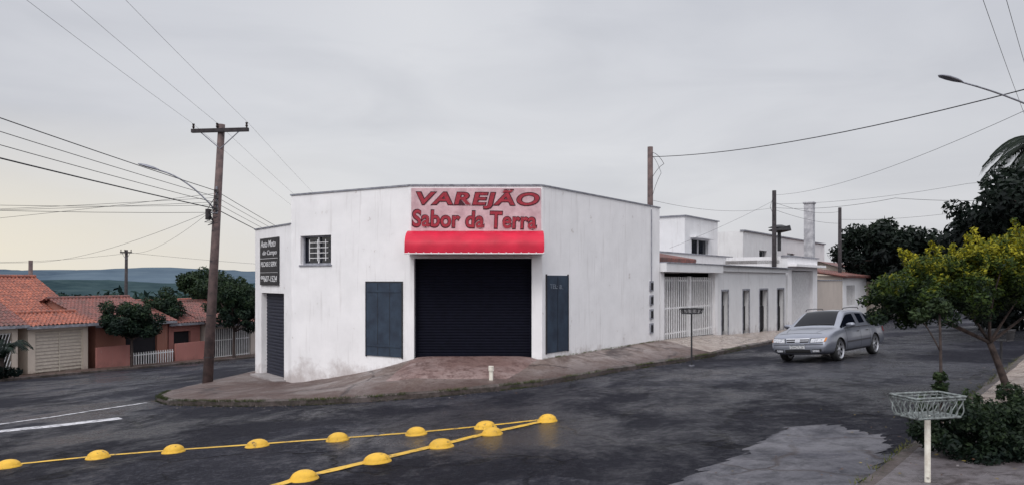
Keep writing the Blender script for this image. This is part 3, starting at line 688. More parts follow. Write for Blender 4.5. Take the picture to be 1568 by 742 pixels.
wire([(-36,12,3.6),(qx,py,2.25)],.007,.7); wire([(-38,22,2.2),(qx,py,2.6)],.006,.3); wire([(-38,26,2.1),(qx,py,2.75)],.006,.2); wire([(-34,50,1.2),(qx,py,2.4)],.007,.5); wire([(-32.2,60,2.3),(qx,py,2.5)],.007,.6)
wire([(-38,30,1.5),(qx,py,2.9)],.006,.3); wire([(-30,12,3.0),(qx,py,2.5)],.006,.6)
wire([(-32.2,60,2.2),(-60,75,2)],.010,.4); wire([(-32.2,60,2.3),(-8,75,1.0)],.010,.4); wire([(-34,50,1.2),(-60,48,2)],.010,.3)
wire([(5.65,29,4.95),(11.1,14,4.0)],.013,.35)
wire([(14.6,40,4.7),(11.3,14,3.9)],.006,.5); wire([(14.6,40,4.0),(16,30,3.4),(24,30,3.6)],.008,.2)
wire([(25.1,55,5.2),(14.6,40,4.3)],.009,.3); wire([(25.1,55,4.6),(26,40,3.9),(30,36,5)],.008,.2); wire([(14.6,40,3.9),(25.1,55,4.3)],.009,.2); wire([(14.6,40,4.0),(5.65,29,3.2)],.006,.3)
wire([(14.6,40,4.4),(8.0,36.5,1.6)],.006,.1); wire([(5.65,29,5.0),(5.9,28.4,4.2),(5.65,29,3.3)],.010,-.1); wire([(5.65,28.9,5.1),(6.05,28.6,4.6),(5.6,29,4.0)],.010,-.1)
wire([(14.7,40,4.9),(14.3,39.8,4.0),(14.6,39.9,3.2)],.012,-.1); wire([(14.6,40,4.2),(19,30,4.0),(22,24,4.6)],.006,.2)
for o,z in ((0,4.7),(.45,4.65),(.8,4.7),(1.05,4.3),(1.3,4.2)):
    wire([(.3+o,2.4,z+.5),(7.7+o*.9,11.8,z),(20+o,27,z-.3)],.0045,.12)
# ------------------------------------------------ vegetation
def leaves(mb,clumps,n,size,k,flat=.8):
    kk=mb.mi(k); C=np.array([c[:3] for c in clumps]); R=np.array([c[3] for c in clumps]); w=R**2/ (R**2).sum()
    idx=rng.choice(len(C),n,p=w); d=rng.normal(size=(n,3)); d/=np.linalg.norm(d,axis=1)[:,None]
    rr=R[idx]*(.35+.75*rng.random(n)**.6); P=C[idx]+d*rr[:,None]*np.array([1,1,flat])
    u=rng.normal(size=(n,3)); u/=np.linalg.norm(u,axis=1)[:,None]; nn=d*.6+rng.normal(size=(n,3))*.6+np.array([0,0,.4]); v=np.cross(nn,u); v/=np.linalg.norm(v,axis=1)[:,None]; u=np.cross(v,nn); u/=np.linalg.norm(u,axis=1)[:,None]
    s=size*(.6+.8*rng.random(n))[:,None]
    Q=np.stack([P-u*s,P+v*s*.45,P+u*s,P-v*s*.45],1).reshape(-1,3)
    i=len(mb.v); mb.v+=[tuple(q) for q in Q.tolist()]
    mb.f+=[(i+4*j,i+4*j+1,i+4*j+2,i+4*j+3) for j in range(n)]; mb.m+=[kk]*n
def crown(c,rx,ry,rz,n,cr,low=-.6):
    out=[]
    while len(out)<n:
        d=Vector((random.gauss(0,1),random.gauss(0,1),random.gauss(0,1))).normalized(); r=random.random()**.4
        if d.z*r<low: continue
        wob=1+.3*noise.noise(d*1.7+Vector(c))
        out.append((c[0]+d.x*r*rx*wob,c[1]+d.y*r*ry*wob,c[2]+d.z*r*rz*wob,cr*random.uniform(.55,1.25)))
    return out
def limb(mb,a,b,r0,r1,bend=.15,k='bark'):
    a=Vector(a);b=Vector(b); L=(b-a).length; o=Vector((random.uniform(-1,1),random.uniform(-1,1),random.uniform(-.3,.6)))*bend*L
    P=[];R=[]
    for i in range(7):
        t=i/6; P.append(a.lerp(b,t)+o*math.sin(t*math.pi)*.6); R.append(r0+(r1-r0)*t)
    mb.tube(P,R,k,8); return P
def tree(name,x,y,zb,split,cc,rad,ncl,cr,nleaf,ls,lk_,r0,low=-.6,nb=7):
    mb=MB(); P=limb(mb,(x,y,zb),split,r0,r0*.7,.06)
    cl=crown(cc,*rad,ncl,cr,low)
    ends=random.sample(cl,min(nb,len(cl)))
    for e in ends:
        Q=limb(mb,split,(e[0],e[1],e[2]),r0*.5,r0*.12,.15)
        f=random.choice(cl); limb(mb,Q[3],(f[0],f[1],f[2]),r0*.25,r0*.08,.15)
    t=mb.obj('trunk',True); mb=MB(); leaves(mb,cl,nleaf,ls,lk_); c=mb.obj('crown')
    group(name,(x,y,zb),[t,c])
tx,ty=7.62,11.0
mb=MB(); limb(mb,(tx,ty,H(tx,ty)+.05),(7.25,10.9,-.95),.06,.045,.05)
for e in ((6.3,10.6,-.55),(6.9,11.2,-.2),(7.6,10.8,-.3),(8.2,11.2,-.4),(5.9,10.5,-.45),(7.0,10.3,.1),(6.6,11,-.65)): limb(mb,(7.25,10.9,-.95),e,.026,.009,.12)
tr=mb.obj('trunk',True)
cl=[]
for c,r,n in (((5.62,10.5,-.34),(.60,.7,.42),38),((6.3,10.6,-.22),(.75,.8,.48),50),((7.0,10.8,-.03),(1.0,.9,.50),74),((7.9,10.9,-.05),(.95,.9,.55),60),((8.5,11,-.15),(.6,.8,.5),24),((6.2,10.6,.24),(.4,.5,.12),8),((6.9,10.7,.36),(.5,.5,.14),12),((7.6,10.8,.40),(.75,.5,.16),18)):
    cl+=crown(c,*r,n,.15,-.78)
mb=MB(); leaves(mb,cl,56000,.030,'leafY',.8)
for c in random.sample(cl,90):
    if c[2]>-.15:
        x,y,z=c[:3]; L=random.uniform(.12,.30); q=Vector((random.uniform(-.14,.14),random.uniform(-.1,.1),L)); 
        mb.tube([(x,y,z),tuple(Vector((x,y,z+.1))+q)],.004,'bark',4)
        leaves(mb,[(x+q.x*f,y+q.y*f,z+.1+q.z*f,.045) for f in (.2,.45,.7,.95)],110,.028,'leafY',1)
cr_=mb.obj('crown'); group('golden_shrub_tree',(tx,ty,H(tx,ty)),[tr,cr_])
mb=MB(); P=limb(mb,(4.8,8.05,-1.75),(4.82,8.1,-.35),.022,.012,.02); limb(mb,P[4],(4.6,8.1,-.42),.01,.006,.1)
a=mb.obj('stem',True); mb=MB(); leaves(mb,[(4.8,8.05,-1.08,.07),(4.8,8.05,-1.2,.08),(4.8,8.05,-1.3,.07),(4.82,8.1,-.3,.12),(4.6,8.1,-.4,.1)],1100,.03,'leafB'); b=mb.obj('foliage'); group('sapling',(4.8,8.05,-1.75),[a,b])
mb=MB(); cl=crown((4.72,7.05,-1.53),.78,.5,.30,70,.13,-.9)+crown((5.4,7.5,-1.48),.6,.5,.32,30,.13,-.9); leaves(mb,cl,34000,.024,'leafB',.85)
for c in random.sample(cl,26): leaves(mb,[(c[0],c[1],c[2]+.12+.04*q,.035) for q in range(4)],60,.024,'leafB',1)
bl=mb.obj('foliage'); mb=MB()
for i in range(6): a=random.choice(cl); limb(mb,(4.9,7.2,-1.75),a[:3],.015,.006)
group('bush',(4.9,7.2,-1.75),[bl,mb.obj('stems')])
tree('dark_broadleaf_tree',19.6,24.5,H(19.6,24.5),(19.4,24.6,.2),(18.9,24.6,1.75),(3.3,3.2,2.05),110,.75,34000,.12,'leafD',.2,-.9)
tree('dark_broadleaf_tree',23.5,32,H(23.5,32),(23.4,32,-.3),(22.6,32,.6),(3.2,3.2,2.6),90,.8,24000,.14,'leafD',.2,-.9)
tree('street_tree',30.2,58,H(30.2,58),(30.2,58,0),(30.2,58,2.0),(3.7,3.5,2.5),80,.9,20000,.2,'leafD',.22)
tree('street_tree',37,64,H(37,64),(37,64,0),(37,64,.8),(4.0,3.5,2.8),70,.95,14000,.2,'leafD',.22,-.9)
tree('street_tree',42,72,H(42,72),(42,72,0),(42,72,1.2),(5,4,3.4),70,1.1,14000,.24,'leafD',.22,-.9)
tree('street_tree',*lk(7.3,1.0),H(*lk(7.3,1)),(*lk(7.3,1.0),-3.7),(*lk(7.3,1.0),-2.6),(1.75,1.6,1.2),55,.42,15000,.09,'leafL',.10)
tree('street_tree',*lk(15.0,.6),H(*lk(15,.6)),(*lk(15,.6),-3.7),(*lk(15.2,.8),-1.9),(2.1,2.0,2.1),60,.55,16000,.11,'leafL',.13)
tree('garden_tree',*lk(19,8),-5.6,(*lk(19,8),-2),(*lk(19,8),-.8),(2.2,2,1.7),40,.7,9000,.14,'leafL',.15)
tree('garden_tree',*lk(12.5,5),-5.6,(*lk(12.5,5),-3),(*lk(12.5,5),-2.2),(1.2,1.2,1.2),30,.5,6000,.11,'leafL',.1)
mb=MB(); bx,by=lk(-.5,.4); bz=H(bx,by)+.1
for i in range(18):
    a=i*2.4; P=[]; 
    for t in range(7):
        f=t/6; P.append(Vector((bx+math.cos(a)*1.4*f,by+math.sin(a)*1.4*f,bz+1.1+.8*math.sin(f*2.6)*(1+.2*math.sin(i)))))
    mb.tube(P,.014,'leafL',4)
    for t in range(1,7):
        for sgn in (-1,1):
            d=(P[t]-P[t-1]).normalized(); sd=d.cross(Vector((0,0,1)))*sgn*.30+Vector((0,0,-.1))
            for q in (0,.25,.5,.75):
                c=P[t-1].lerp(P[t],q); mb.face([c-d*.035,c+sd,c+d*.035],'leafL')
mb.tube([(bx,by,bz-.2),(bx,by,bz+1.15)],.11,'bark'); mb.obj('dwarf_palm',recenter=True)
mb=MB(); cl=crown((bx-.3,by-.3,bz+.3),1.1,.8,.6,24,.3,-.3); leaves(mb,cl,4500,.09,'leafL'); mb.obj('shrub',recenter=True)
mb=MB(); cx,cy,cz=19.35,26.0,4.95
mb.tube([(cx+.4,cy,H(cx,cy)),(cx+.1,cy,1),(cx,cy,cz)],[.22,.17,.13],'bark',10)
for i in range(21):
    a=i*2.399; up=random.uniform(.4,1.1); L=random.uniform(1.8,2.3); P=[]
    for t in range(10):
        f=t/9; P.append(Vector((cx+math.cos(a)*L*f*.9,cy+math.sin(a)*L*f*.9,cz+up*1.6*f-1.9*f*f)))
    mb.tube(P,.022,'leafD',4)
    for t in range(1,10):
        d=(P[t]-P[t-1]).normalized()
        for sgn in (-1,1):
            for q in (0,.2,.4,.6,.8):
                c=P[t-1].lerp(P[t],q); sd=d.cross(Vector((0,0,1))).normalized()*sgn*.30+Vector((0,0,-.26))+d*.2; mb.face([c-d*.03,c+sd,c+d*.03],'leafD')
mb.obj('palm_tree',recenter=True)
mb=MB(); cl=[]
for i in range(260):
    y=random.uniform(110,330); x=random.uniform(-.72,-.3)*y; cl.append((x,y,H(x,y)+random.uniform(1,6),random.uniform(3,6)))
leaves(mb,cl,26000,.9,hillmat('distant_tree_foliage',(.010,.022,.022),(.028,.046,.038),.3)); mb.obj('distant_trees')
# grass tufts
mb=MB(); k=mb.mi('grass')
def tuft(x,y,z,h,n):
    for _ in range(n):
        a=random.uniform(0,6.28); r=random.uniform(0,.05); px_,py_=x+math.cos(a)*r,y+math.sin(a)*r; hh=h*random.uniform(.5,1.2); b=random.uniform(0,6.28)
        i=len(mb.v); mb.v+=[(px_-.005*math.sin(b),py_+.005*math.cos(b),z),(px_+.005*math.sin(b),py_-.005*math.cos(b),z),(px_+math.cos(a)*hh*.6,py_+math.sin(a)*hh*.6,z+hh)]; mb.f.append((i,i+1,i+2)); mb.m.append(k)
kk2,ww2,zz2,_=dens(K[3:16],Wl[3:16],zw[3:16],ms[3:16],6)
for i in range(len(kk2)-1):
    for j in range(30):
        f=random.random(); x=kk2[i][0]*(1-f)+kk2[i+1][0]*f; y=kk2[i][1]*(1-f)+kk2[i+1][1]*f
        if noise.noise(Vector((x*.8,y*.8,0)))>-.1: tuft(x+random.uniform(-.05,.08),y-random.uniform(-.1,.06),H(x,y)+random.choice((0,.12)),.06,6)
for j in range(220):
    x,y=lk(random.uniform(-10,18),random.uniform(-.05,.3)); tuft(x,y,H(x,y)+.1,.14,6)
for j in range(200):
    s=random.uniform(0,7.6); x,y=wp(s,-random.uniform(0,.12)); tuft(x,y,-2.2,.05,4)
for j in range(160):
    x,y=rk(random.uniform(-3,14),random.uniform(-.04,.06)); tuft(x,y,H(x,y)+.07,.05,5)
mb.obj('grass')
mb=MB(); kb=[mat('fallen_leaf_brown',(.10,.045,.025),(.05,.025,.015),.7),mat('fallen_leaf_yellow',(.25,.19,.03),(.12,.08,.02),.7),mat('grit',(.20,.18,.18),(.1,.09,.09),.9)]
def scatter(x,y,z,s,m):
    a=random.uniform(0,6.28); pts=[]
    for q in range(4):
        r=s*(1 if q%2==0 else .5); pts.append((x+r*math.cos(a+q*1.57),y+r*math.sin(a+q*1.57),z+random.uniform(.002,.012)))
    mb.face(pts,kb[m])
for j in range(500):
    t=random.uniform(-5,12); o=random.gauss(.2,.9); x,y=rk(t,o); h=.12 if o>.1 else .012
    scatter(x,y,H(x,y)+h+.008,random.uniform(.01,.03),random.choice((0,0,1,2)))
for j in range(500):
    i=random.randrange(len(kk2)-1); f=random.random(); x=kk2[i][0]*(1-f)+kk2[i+1][0]*f; y=kk2[i][1]*(1-f)+kk2[i+1][1]*f-abs(random.gauss(.05,.35)); scatter(x,y,H(x,y)+.012,random.uniform(.01,.035),random.choice((0,2,2)))
mb.obj('fallen_leaves')
# ------------------------------------------------ litter baskets
def basket(x,y,zt,w,d,h,ang,k,zb,scroll=False,pk=None):
    F=Fr((x,y),(math.cos(ang),math.sin(ang))); mb=MB()
    mb.tube([F(0,0,zb),F(0,0,zt-h)],.024,pk or k,10)
    mb.tube([F(0,0,zb),F(0,0,zb+.03)],.08,'metal',10)
    post=mb.obj('post'); mb=MB()
    def rect(z,w,d,r):
        c=[F(-w/2,-d/2,z),F(w/2,-d/2,z),F(w/2,d/2,z),F(-w/2,d/2,z)]
        for i in range(4): mb.tube([c[i],c[(i+1)%4]],r,k,6)
    wb,db=w*.86,d*.86
    rect(zt,w,d,.010); rect(zt-h,wb,db,.010); rect(zt-h*.14,w*.985,d*.985,.006)
    for side in range(4):
        n=int((w if side%2==0 else d)/.032)
        for i in range(n+1):
            t=i/n-.5
            if side==0: a,b=(t*w,-d/2),(t*wb,-db/2)
            elif side==1: a,b=(w/2,t*d),(wb/2,t*db)
            elif side==2: a,b=(t*w,d/2),(t*wb,db/2)
            else: a,b=(-w/2,t*d),(-wb/2,t*db)
            A_=Vector(F(*a,zt)); B_=Vector(F(*b,zt-h))
            if scroll:
                tv=(Vector(F(1,0,0))-Vector(F(0,0,0))) if side%2==0 else (Vector(F(0,1,0))-Vector(F(0,0,0)))
                mb.tube([A_.lerp(B_,q/8)+tv*.016*math.sin(q/8*2*math.pi+i*math.pi) for q in range(9)],.005,k,4)
            else: mb.tube([A_,B_],.005,k,4)
    for i in range(int(d/.04)): mb.tube([F(-wb/2,-db/2+i*.04,zt-h),F(wb/2,-db/2+i*.04,zt-h)],.005,k,4)
    group('litter_basket',(x,y,zb),[post,mb.obj('basket')])
basket(3.5,6.05,-.97,.50,.28,.17,.25,'basket',-1.77,True,'pvc')
basket(5.05,20.2,-.80,.55,.38,.14,.6,'black',-2.42)
basket(9.6,14.1,-.98,.5,.35,.2,.7,'black',-1.8)
# ------------------------------------------------ the car
def build_car():
    kids=[]
    paintm=mat('silver_car_paint',(.22,.235,.28),(.19,.20,.245),.30,2,0,metal=.5,coat=.6)
    gl=mat('car_glass',(.003,.004,.008),(.005,.006,.010),.10,1,0,spec=.10)
    chrome=mat('chrome',(.6,.6,.63),None,.15,3,0,metal=1); hl=mat('headlamp_glass',(.55,.56,.60),(.3,.31,.35),.12,30,0,lo=.45,hi=.55,coat=.8)
    seam=mat('panel_gap',(.01,.01,.012),None,.8,3,0); trim=mat('grey_plastic_trim',(.05,.05,.06),None,.6,6,0); plate=mat('number_plate',(.62,.63,.66),None,.5,10,0); alloy=mat('alloy_wheel',(.42,.43,.46),(.3,.3,.33),.35,8,0,metal=.7); orange=mat('indicator_lens',(.5,.18,.03),None,.2,8,0)
    rows=[(-.98,.66,.36,.58,(.60,.60),(.5,.61),(.4,.62),.62),(-.95,.78,.28,.74,(.70,.79),(.64,.83),(.5,.86),.88),(-.80,.83,.24,.86,(.76,.92),(.70,.96),(.55,.98),1.0),
    (-.35,.85,.2,.90,(.77,.94),(.73,.98),(.62,1.01),1.05),(.25,.855,.2,.91,(.78,.94),(.63,1.29),(.55,1.35),1.385),(.40,.855,.2,.91,(.78,.94),(.63,1.31),(.55,1.365),1.40),(.50,.855,.2,.91,(.78,.94),(.63,1.32),(.55,1.37),1.405),
    (1.10,.86,.2,.90,(.785,.93),(.635,1.345),(.555,1.395),1.43),(1.19,.86,.2,.90,(.785,.93),(.635,1.345),(.555,1.395),1.43),(1.62,.86,.2,.89,(.785,.92),(.63,1.33),(.55,1.38),1.415),(1.74,.86,.2,.89,(.785,.92),(.635,1.30),(.56,1.35),1.385),
    (2.10,.86,.2,.88,(.78,.91),(.70,1.11),(.645,1.15),1.19),(2.42,.86,.2,.86,(.775,.895),(.755,.925),(.72,.945),.985),(2.52,.86,.2,.855,(.77,.885),(.745,.905),(.68,.92),.955),(2.95,.855,.2,.81,(.755,.85),(.68,.875),(.5,.89),.91),
    (3.28,.83,.22,.73,(.74,.765),(.66,.79),(.48,.81),.83),(3.42,.79,.24,.66,(.71,.69),(.63,.71),(.46,.73),.745),(3.49,.76,.26,.52,(.69,.56),(.6,.59),(.44,.61),.62),(3.53,.68,.32,.42,(.62,.44),(.54,.46),(.42,.47),.475)]
    secs=[]
    for x,w,zb,zs,p5,p6,p7,z8 in rows:
        zm=min(.52,(zb+zs)/2+.05)
        half=[(0,zb),(.8*w,zb),(w*.965,zb+.07),(w,zm),(w*.985,zm+(zs-zm)*.5),(w*.955,zs),p5,p6,p7,(0,z8)]
        loop=half+[(-y,z) for y,z in half[-2:0:-1]]
        secs.append([(x,y,z) for y,z in loop])
    V=[p for s in secs for p in s]; n=len(secs[0]); Fc=[];Mi=[]
    for i in range(len(secs)-1):
        x0,x1=rows[i][0],rows[i+1][0]
        for j in range(n):
            jj=j if j<9 else n-1-j
            m=0
            if jj==6 and -.35<=x0 and x1<=2.42 and not (abs(x0-1.10)<.01) and not abs(x0-.40)<.01: m=1
            if jj==8 and ((x0>=1.62 and x1<=2.42) or (x0>=-.35 and x1<=.25)): m=1
            Fc.append((i*n+j,i*n+(j+1)%n,(i+1)*n+(j+1)%n,(i+1)*n+j)); Mi.append(m)
    Fc.append(tuple(range(n))[::-1]); Mi.append(0); Fc.append(tuple((len(secs)-1)*n+j for j in range(n))); Mi.append(0)
    me=bpy.data.meshes.new('body'); me.from_pydata(V,[],Fc)
    for m in (paintm,gl,M['dark']): me.materials.append(m)
    me.polygons.foreach_set('material_index',Mi)
    bm=bmesh.new(); bm.from_mesh(me); bmesh.ops.recalc_face_normals(bm,faces=bm.faces); bm.to_mesh(me); bm.free()
    body=bpy.data.objects.new('body',me); col.objects.link(body)
    ss=body.modifiers.new('s','SUBSURF'); ss.levels=2; ss.render_levels=2
    cuts=[]
    for x in (0,2.64):
        for sgn in (-1,1):
            b2=bmesh.new(); bmesh.ops.create_cone(b2,cap_ends=True,segments=36,radius1=.355,radius2=.355,depth=.5,matrix=Matrix.Translation((x,sgn*.86,.31))@Matrix.Rotation(math.pi/2,4,'X'))
            cm=bpy.data.meshes.new('c'); b2.to_mesh(cm); b2.free(); cm.materials.append(M['dark']); co=bpy.data.objects.new('c',cm); col.objects.link(co); cuts.append(co)
            bo=body.modifiers.new('b','BOOLEAN'); bo.operation='DIFFERENCE'; bo.object=co; bo.solver='EXACT'
            try: bo.material_mode='TRANSFER'
            except: pass
    bpy.context.view_layer.update()
    me2=bpy.data.meshes.new_from_object(body.evaluated_get(bpy.context.evaluated_depsgraph_get()))
    bpy.data.objects.remove(body)
    for c in cuts: bpy.data.objects.remove(c)
    body=bpy.data.objects.new('body',me2); col.objects.link(body)
    for p in me2.polygons: p.use_smooth=True
    try: me2.set_sharp_from_angle(angle=math.radians(40))
    except Exception as e: print(e)
    kids.append(body)
    bvh=BVHTree.FromPolygons([v.co[:] for v in me2.vertices],[p.vertices[:] for p in me2.polygons])
    def cast(ax,a,b,sgn=1):
        if ax=='f': o,d=Vector((5,a,b)),Vector((-1,0,0))
        elif ax=='s': o,d=Vector((a,3*sgn,b)),Vector((0,-sgn,0))
        else: o,d=Vector((a,b,3)),Vector((0,0,-1))
        h=bvh.ray_cast(o,d); return h[0],d
    def patch(mb,ax,q,mt,nu=8,nv=3,off=.006,sgn=1):
        g=[]
        for j in range(nv+1):
            for i in range(nu+1):
                u,v=i/nu,j/nv; a=(q[0][0]*(1-u)+q[1][0]*u)*(1-v)+(q[3][0]*(1-u)+q[2][0]*u)*v; b=(q[0][1]*(1-u)+q[1][1]*u)*(1-v)+(q[3][1]*(1-u)+q[2][1]*u)*v
                h,d=cast(ax,a,b,sgn)
                if h is None: return
                g.append(tuple(h-d*off))
        i0=len(mb.v); mb.v+=g; kk=mb.mi(mt)
        for j in range(nv):
            for i in range(nu): a=i0+j*(nu+1)+i; mb.f.append((a,a+1,a+nu+2,a+nu+1)); mb.m.append(kk)
    mb=MB()
    for s in (-1,1):
        patch(mb,'f',[(s*.34,.555),(s*.74,.575),(s*.76,.70),(s*.36,.685)],seam,8,4,.006)
        patch(mb,'f',[(s*.36,.565),(s*.72,.585),(s*.74,.69),(s*.38,.675)],hl,8,4,.012)
        patch(mb,'f',[(s*.72,.585),(s*.765,.60),(s*.775,.69),(s*.74,.70)],orange,2,3,.012)
        patch(mb,'f',[(s*.42,.31),(s*.60,.31),(s*.60,.37),(s*.42,.37)],hl,4,2,.010)
    kids.append(mb.obj('headlights',True))
    mb=MB(); patch(mb,'f',[(-.30,.575),(.30,.575),(.33,.665),(-.33,.665)],seam,8,3,.006); patch(mb,'f',[(-.31,.612),(.31,.612),(.32,.63),(-.32,.63)],chrome,8,1,.012); patch(mb,'f',[(-.33,.664),(.33,.664),(.335,.69),(-.335,.69)],chrome,8,1,.012)
    patch(mb,'f',[(-.07,.58),(.07,.58),(.07,.66),(-.07,.66)],chrome,2,2,.016)
    patch(mb,'f',[(-.36,.28),(.36,.28),(.36,.38),(-.36,.38)],seam,8,2,.006); patch(mb,'f',[(-.66,.29),(-.40,.29),(-.40,.39),(-.66,.39)],seam,4,2,.004); patch(mb,'f',[(.40,.29),(.66,.29),(.66,.39),(.40,.39)],seam,4,2,.004)
    patch(mb,'f',[(-.70,.505),(.70,.505),(.70,.53),(-.70,.53)],trim,12,1,.004)
    h,_=cast('f',0,.45); xf=(h.x if h else 3.5)+.012; FF=lambda a,b,z:(xf+b,a,z)
    mb.box(FF,-.21,.21,0,.012,.405,.515,plate); mb.box(FF,-.205,.205,.0125,.014,.49,.51,M['navy'])
    kids.append(mb.obj('grille_and_plate'))
    o=bpy.data.curves.new('pt','FONT'); o.body='DHG7L26'; o.extrude=.001; to=bpy.data.objects.new('pt',o); col.objects.link(to); bpy.context.view_layer.update()
    tm=bpy.data.meshes.new_from_object(to.evaluated_get(bpy.context.evaluated_depsgraph_get())); bpy.data.objects.remove(to)
    mx=max(v.co.x for v in tm.vertices)
    for v in tm.vertices: v.co=(xf+.0135+v.co.z,-.18+.36*v.co.x/mx,.418+v.co.y*.085)
    tm.materials.clear(); tm.materials.append(seam); to=bpy.data.objects.new('plate_number',tm); col.objects.link(to); kids.append(to)
    mb=MB(); tl=mat('tail_lamp',(.3,.01,.01),None,.2)
    for s in (-1,1):
        for x0 in (.42,1.15,2.18):
            patch(mb,'s',[(x0,.28),(x0+.014,.28),(x0+.014,.88),(x0,.88)],seam,1,10,.003,s)
        patch(mb,'s',[(.42,.27),(2.2,.27),(2.2,.282),(.42,.282)],seam,12,1,.003,s)
        patch(mb,'s',[(.40,.50),(2.22,.49),(2.22,.53),(.40,.54)],trim,14,1,.012,s)
        for x0 in (.55,1.28): patch(mb,'s',[(x0,.76),(x0+.17,.76),(x0+.17,.79),(x0,.79)],trim,3,1,.02,s)
        patch(mb,'s',[(-.2,.895),(2.2,.885),(2.2,.905),(-.2,.915)],seam,14,1,.005,s)
        patch(mb,'s',[(-.90,.66),(-.72,.66),(-.68,.82),(-.88,.80)],tl,3,3,.008,s)
    for s in (-1,1): patch(mb,'t',[(2.55,s*.60),(3.2,s*.42),(3.2,s*.43),(2.55,s*.61)],seam,10,1,.003)
    patch(mb,'t',[(3.24,-.60),(3.24,.60),(3.255,.60),(3.255,-.60)],seam,12,1,.003)
    for (a,b) in ((-.45,.05),(.05,.5)): patch(mb,'t',[(2.36,a),(2.30,b),(2.315,b),(2.375,a)],seam,8,1,.012)
    kids.append(mb.obj('panel_gaps_and_trim'))
    mb=MB()
    for s in (-1,1):
        i0=len(mb.v); kk=mb.mi(paintm); sec=[(.80,.05,.04),(.86,.08,.06),(.95,.09,.07),(1.02,.07,.05),(1.03,.02,.02)]; nn=10
        for y,rx,rz in sec:
            for j in range(nn): t=2*math.pi*j/nn; mb.v.append((2.02+rx*math.cos(t),s*y,.98+rz*math.sin(t)))
        for i in range(len(sec)-1):
            for j in range(nn): a=i0+i*nn; mb.f.append((a+j,a+(j+1)%nn,a+nn+(j+1)%nn,a+nn+j)); mb.m.append(kk)
        mb.f.append(tuple(i0+(len(sec)-1)*nn+j for j in range(nn))); mb.m.append(kk)
        mb.tube([(.35,s*.53,1.40),(.42,s*.53,1.445),(1.0,s*.54,1.465),(1.5,s*.54,1.455),(1.58,s*.54,1.41)],.014,trim,6)
    kids.append(mb.obj('mirrors_and_rails',True))
    for x in (0,2.64):
        for s in (-1,1):
            mb=MB(); prof=[(.19,.62),(.235,.615),(.245,.62),(.29,.625),(.312,.645),(.317,.70),(.317,.76),(.312,.805),(.29,.825),(.245,.83),(.235,.82),(.225,.80),(.20,.795)]
            nn=36; i0=0
            for r,y in prof:
                for j in range(nn): t=2*math.pi*j/nn; mb.v.append((x+r*math.cos(t),s*y,.317+r*math.sin(t)))
            for i in range(len(prof)-1):
                kk=mb.mi('rubber') if 1<i<9 else mb.mi(alloy)
                for j in range(nn): mb.f.append((i*nn+j,i*nn+(j+1)%nn,(i+1)*nn+(j+1)%nn,(i+1)*nn+j)); mb.m.append(kk)
            i0=len(mb.v); mb.tube([(x,s*.70,.317),(x,s*.71,.317)],.225,'dark',24); mb.tube([(x,s*.72,.317),(x,s*.80,.317)],.055,alloy,14)
            for q in range(7):
                t=2*math.pi*q/7; d=Vector((math.cos(t),0,math.sin(t))); e=Vector((-math.sin(t),0,math.cos(t))); c=Vector((x,s*.79,.317))
                w0,w1=.03,.024; P=[c+d*.04-e*w0,c+d*.04+e*w0,c+d*.228+e*w1,c+d*.228-e*w1]; Q=[p-Vector((0,s*.03,0)) for p in P]
                mb.face(P,alloy); mb.face([P[0],P[3],Q[3],Q[0]],alloy); mb.face([P[1],P[2],Q[2],Q[1]],alloy)
            kids.append(mb.obj('wheel',True))
    az=math.radians(46); f=Vector((-math.sin(az),-math.cos(az),0)); f.z=.057*f.x-.0566*f.y; f.normalize()
    up=Vector((-.057,.0566,1)).normalized(); left=up.cross(f).normalized(); up=f.cross(left)
    fa=Vector((8.62,20.62,H(8.62,20.62)+.008)); O=fa-f*2.64
    T=Matrix(((f.x,left.x,up.x,O.x),(f.y,left.y,up.y,O.y),(f.z,left.z,up.z,O.z),(0,0,0,1)))
    for k in kids: k.data.transform(T)
    group('silver_car',tuple(O+f*1.3),kids)
build_car()
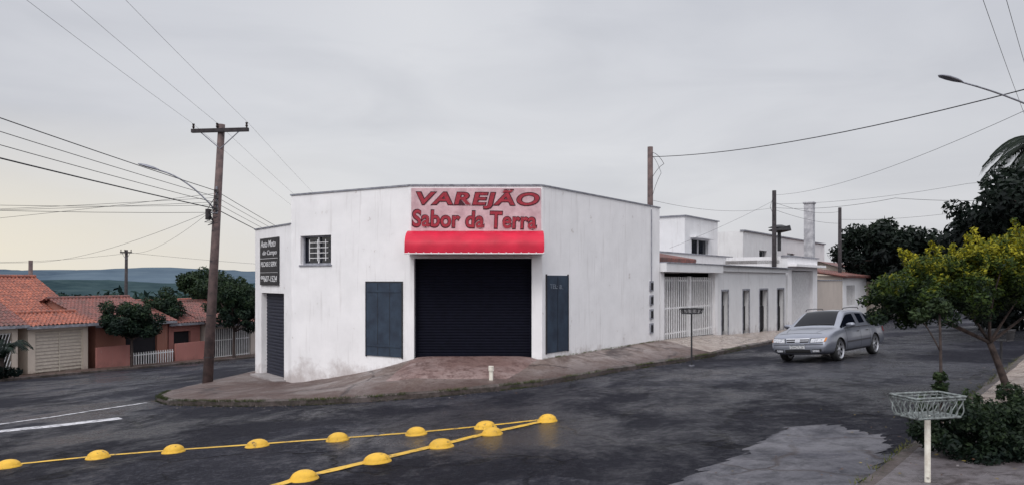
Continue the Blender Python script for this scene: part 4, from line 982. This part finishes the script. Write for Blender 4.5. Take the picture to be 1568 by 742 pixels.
# ------------------------------------------------ world, sun, camera
w=bpy.data.worlds.new('World'); scene.world=w; w.use_nodes=True; nt=w.node_tree; N=NB(nt); bg=nt.nodes['Background']
SE,SR=math.radians(48),math.radians(200)
sky=nt.nodes.new('ShaderNodeTexSky'); sky.sky_type='NISHITA'; sky.sun_disc=False; sky.sun_elevation=SE; sky.sun_rotation=SR; sky.air_density=1.5; sky.dust_density=3
tc=nt.nodes.new('ShaderNodeTexCoord'); dirv=tc.outputs['Generated']; x,y,z=N.sep(dirv)
cl1=N.noise(N.mapping(dirv,(1,1,2.6)),1.5,5,.5,.3)
cl2=N.noise(N.mapping(dirv,(1,1,4)),3.2,5,.5,.5)
c=N.mix(N.rng(z,.0,.40),(.72,.72,.745),(.54,.56,.63))
cen=N.math('MULTIPLY',N.rng(N.math('ABSOLUTE',N.math('ADD',x,.12)),.5,.0),.55)
c=N.mix(cen,c,(.82,.825,.85))
c=N.mix(N.rng(cl1,.40,.66,0,.4),c,(.80,.805,.83))
c=N.mix(N.rng(cl2,.42,.7,0,.28),c,(.42,.435,.49))
g=N.math('MULTIPLY',N.rng(x,-.15,-.6),N.rng(z,.20,.0)); g=N.math('MULTIPLY',g,N.rng(cl2,.3,.6,.6,1))
c=N.mix(g,c,(.95,.87,.70))
c=N.mix(N.rng(z,.38,.8),c,(1.45,1.47,1.56))
c=N.mix(N.math('MULTIPLY',N.rng(y,.1,-.6),.6),c,(1.5,1.5,1.55))
skl=N.n.new('ShaderNodeVectorMath'); skl.operation='SCALE'; nt.links.new(sky.outputs[0],skl.inputs[0]); skl.inputs['Scale'].default_value=.08
c=N.mix(.08,c,skl.outputs[0])
nt.links.new(c,bg.inputs['Color']); bg.inputs['Strength'].default_value=1.0
sl=bpy.data.lights.new('sun','SUN'); sl.energy=1.45; sl.angle=math.radians(22); sl.color=(1,.97,.94)
so=bpy.data.objects.new('sun',sl); col.objects.link(so)
sd=Vector((math.sin(SR)*math.cos(SE),math.cos(SR)*math.cos(SE),math.sin(SE)))
so.rotation_euler=sd.to_track_quat('Z','Y').to_euler()
cam=bpy.data.cameras.new('camera'); cam.sensor_width=36; cam.lens=F_/1568*36; cam.shift_y=57/1568; cam.clip_end=12000; cam.clip_start=.05
co=bpy.data.objects.new('camera',cam); co.location=(0,0,0); co.rotation_euler=(math.pi/2,0,0); col.objects.link(co); scene.camera=co
scene.view_settings.view_transform='Standard'; scene.view_settings.look='None'; scene.view_settings.exposure=0
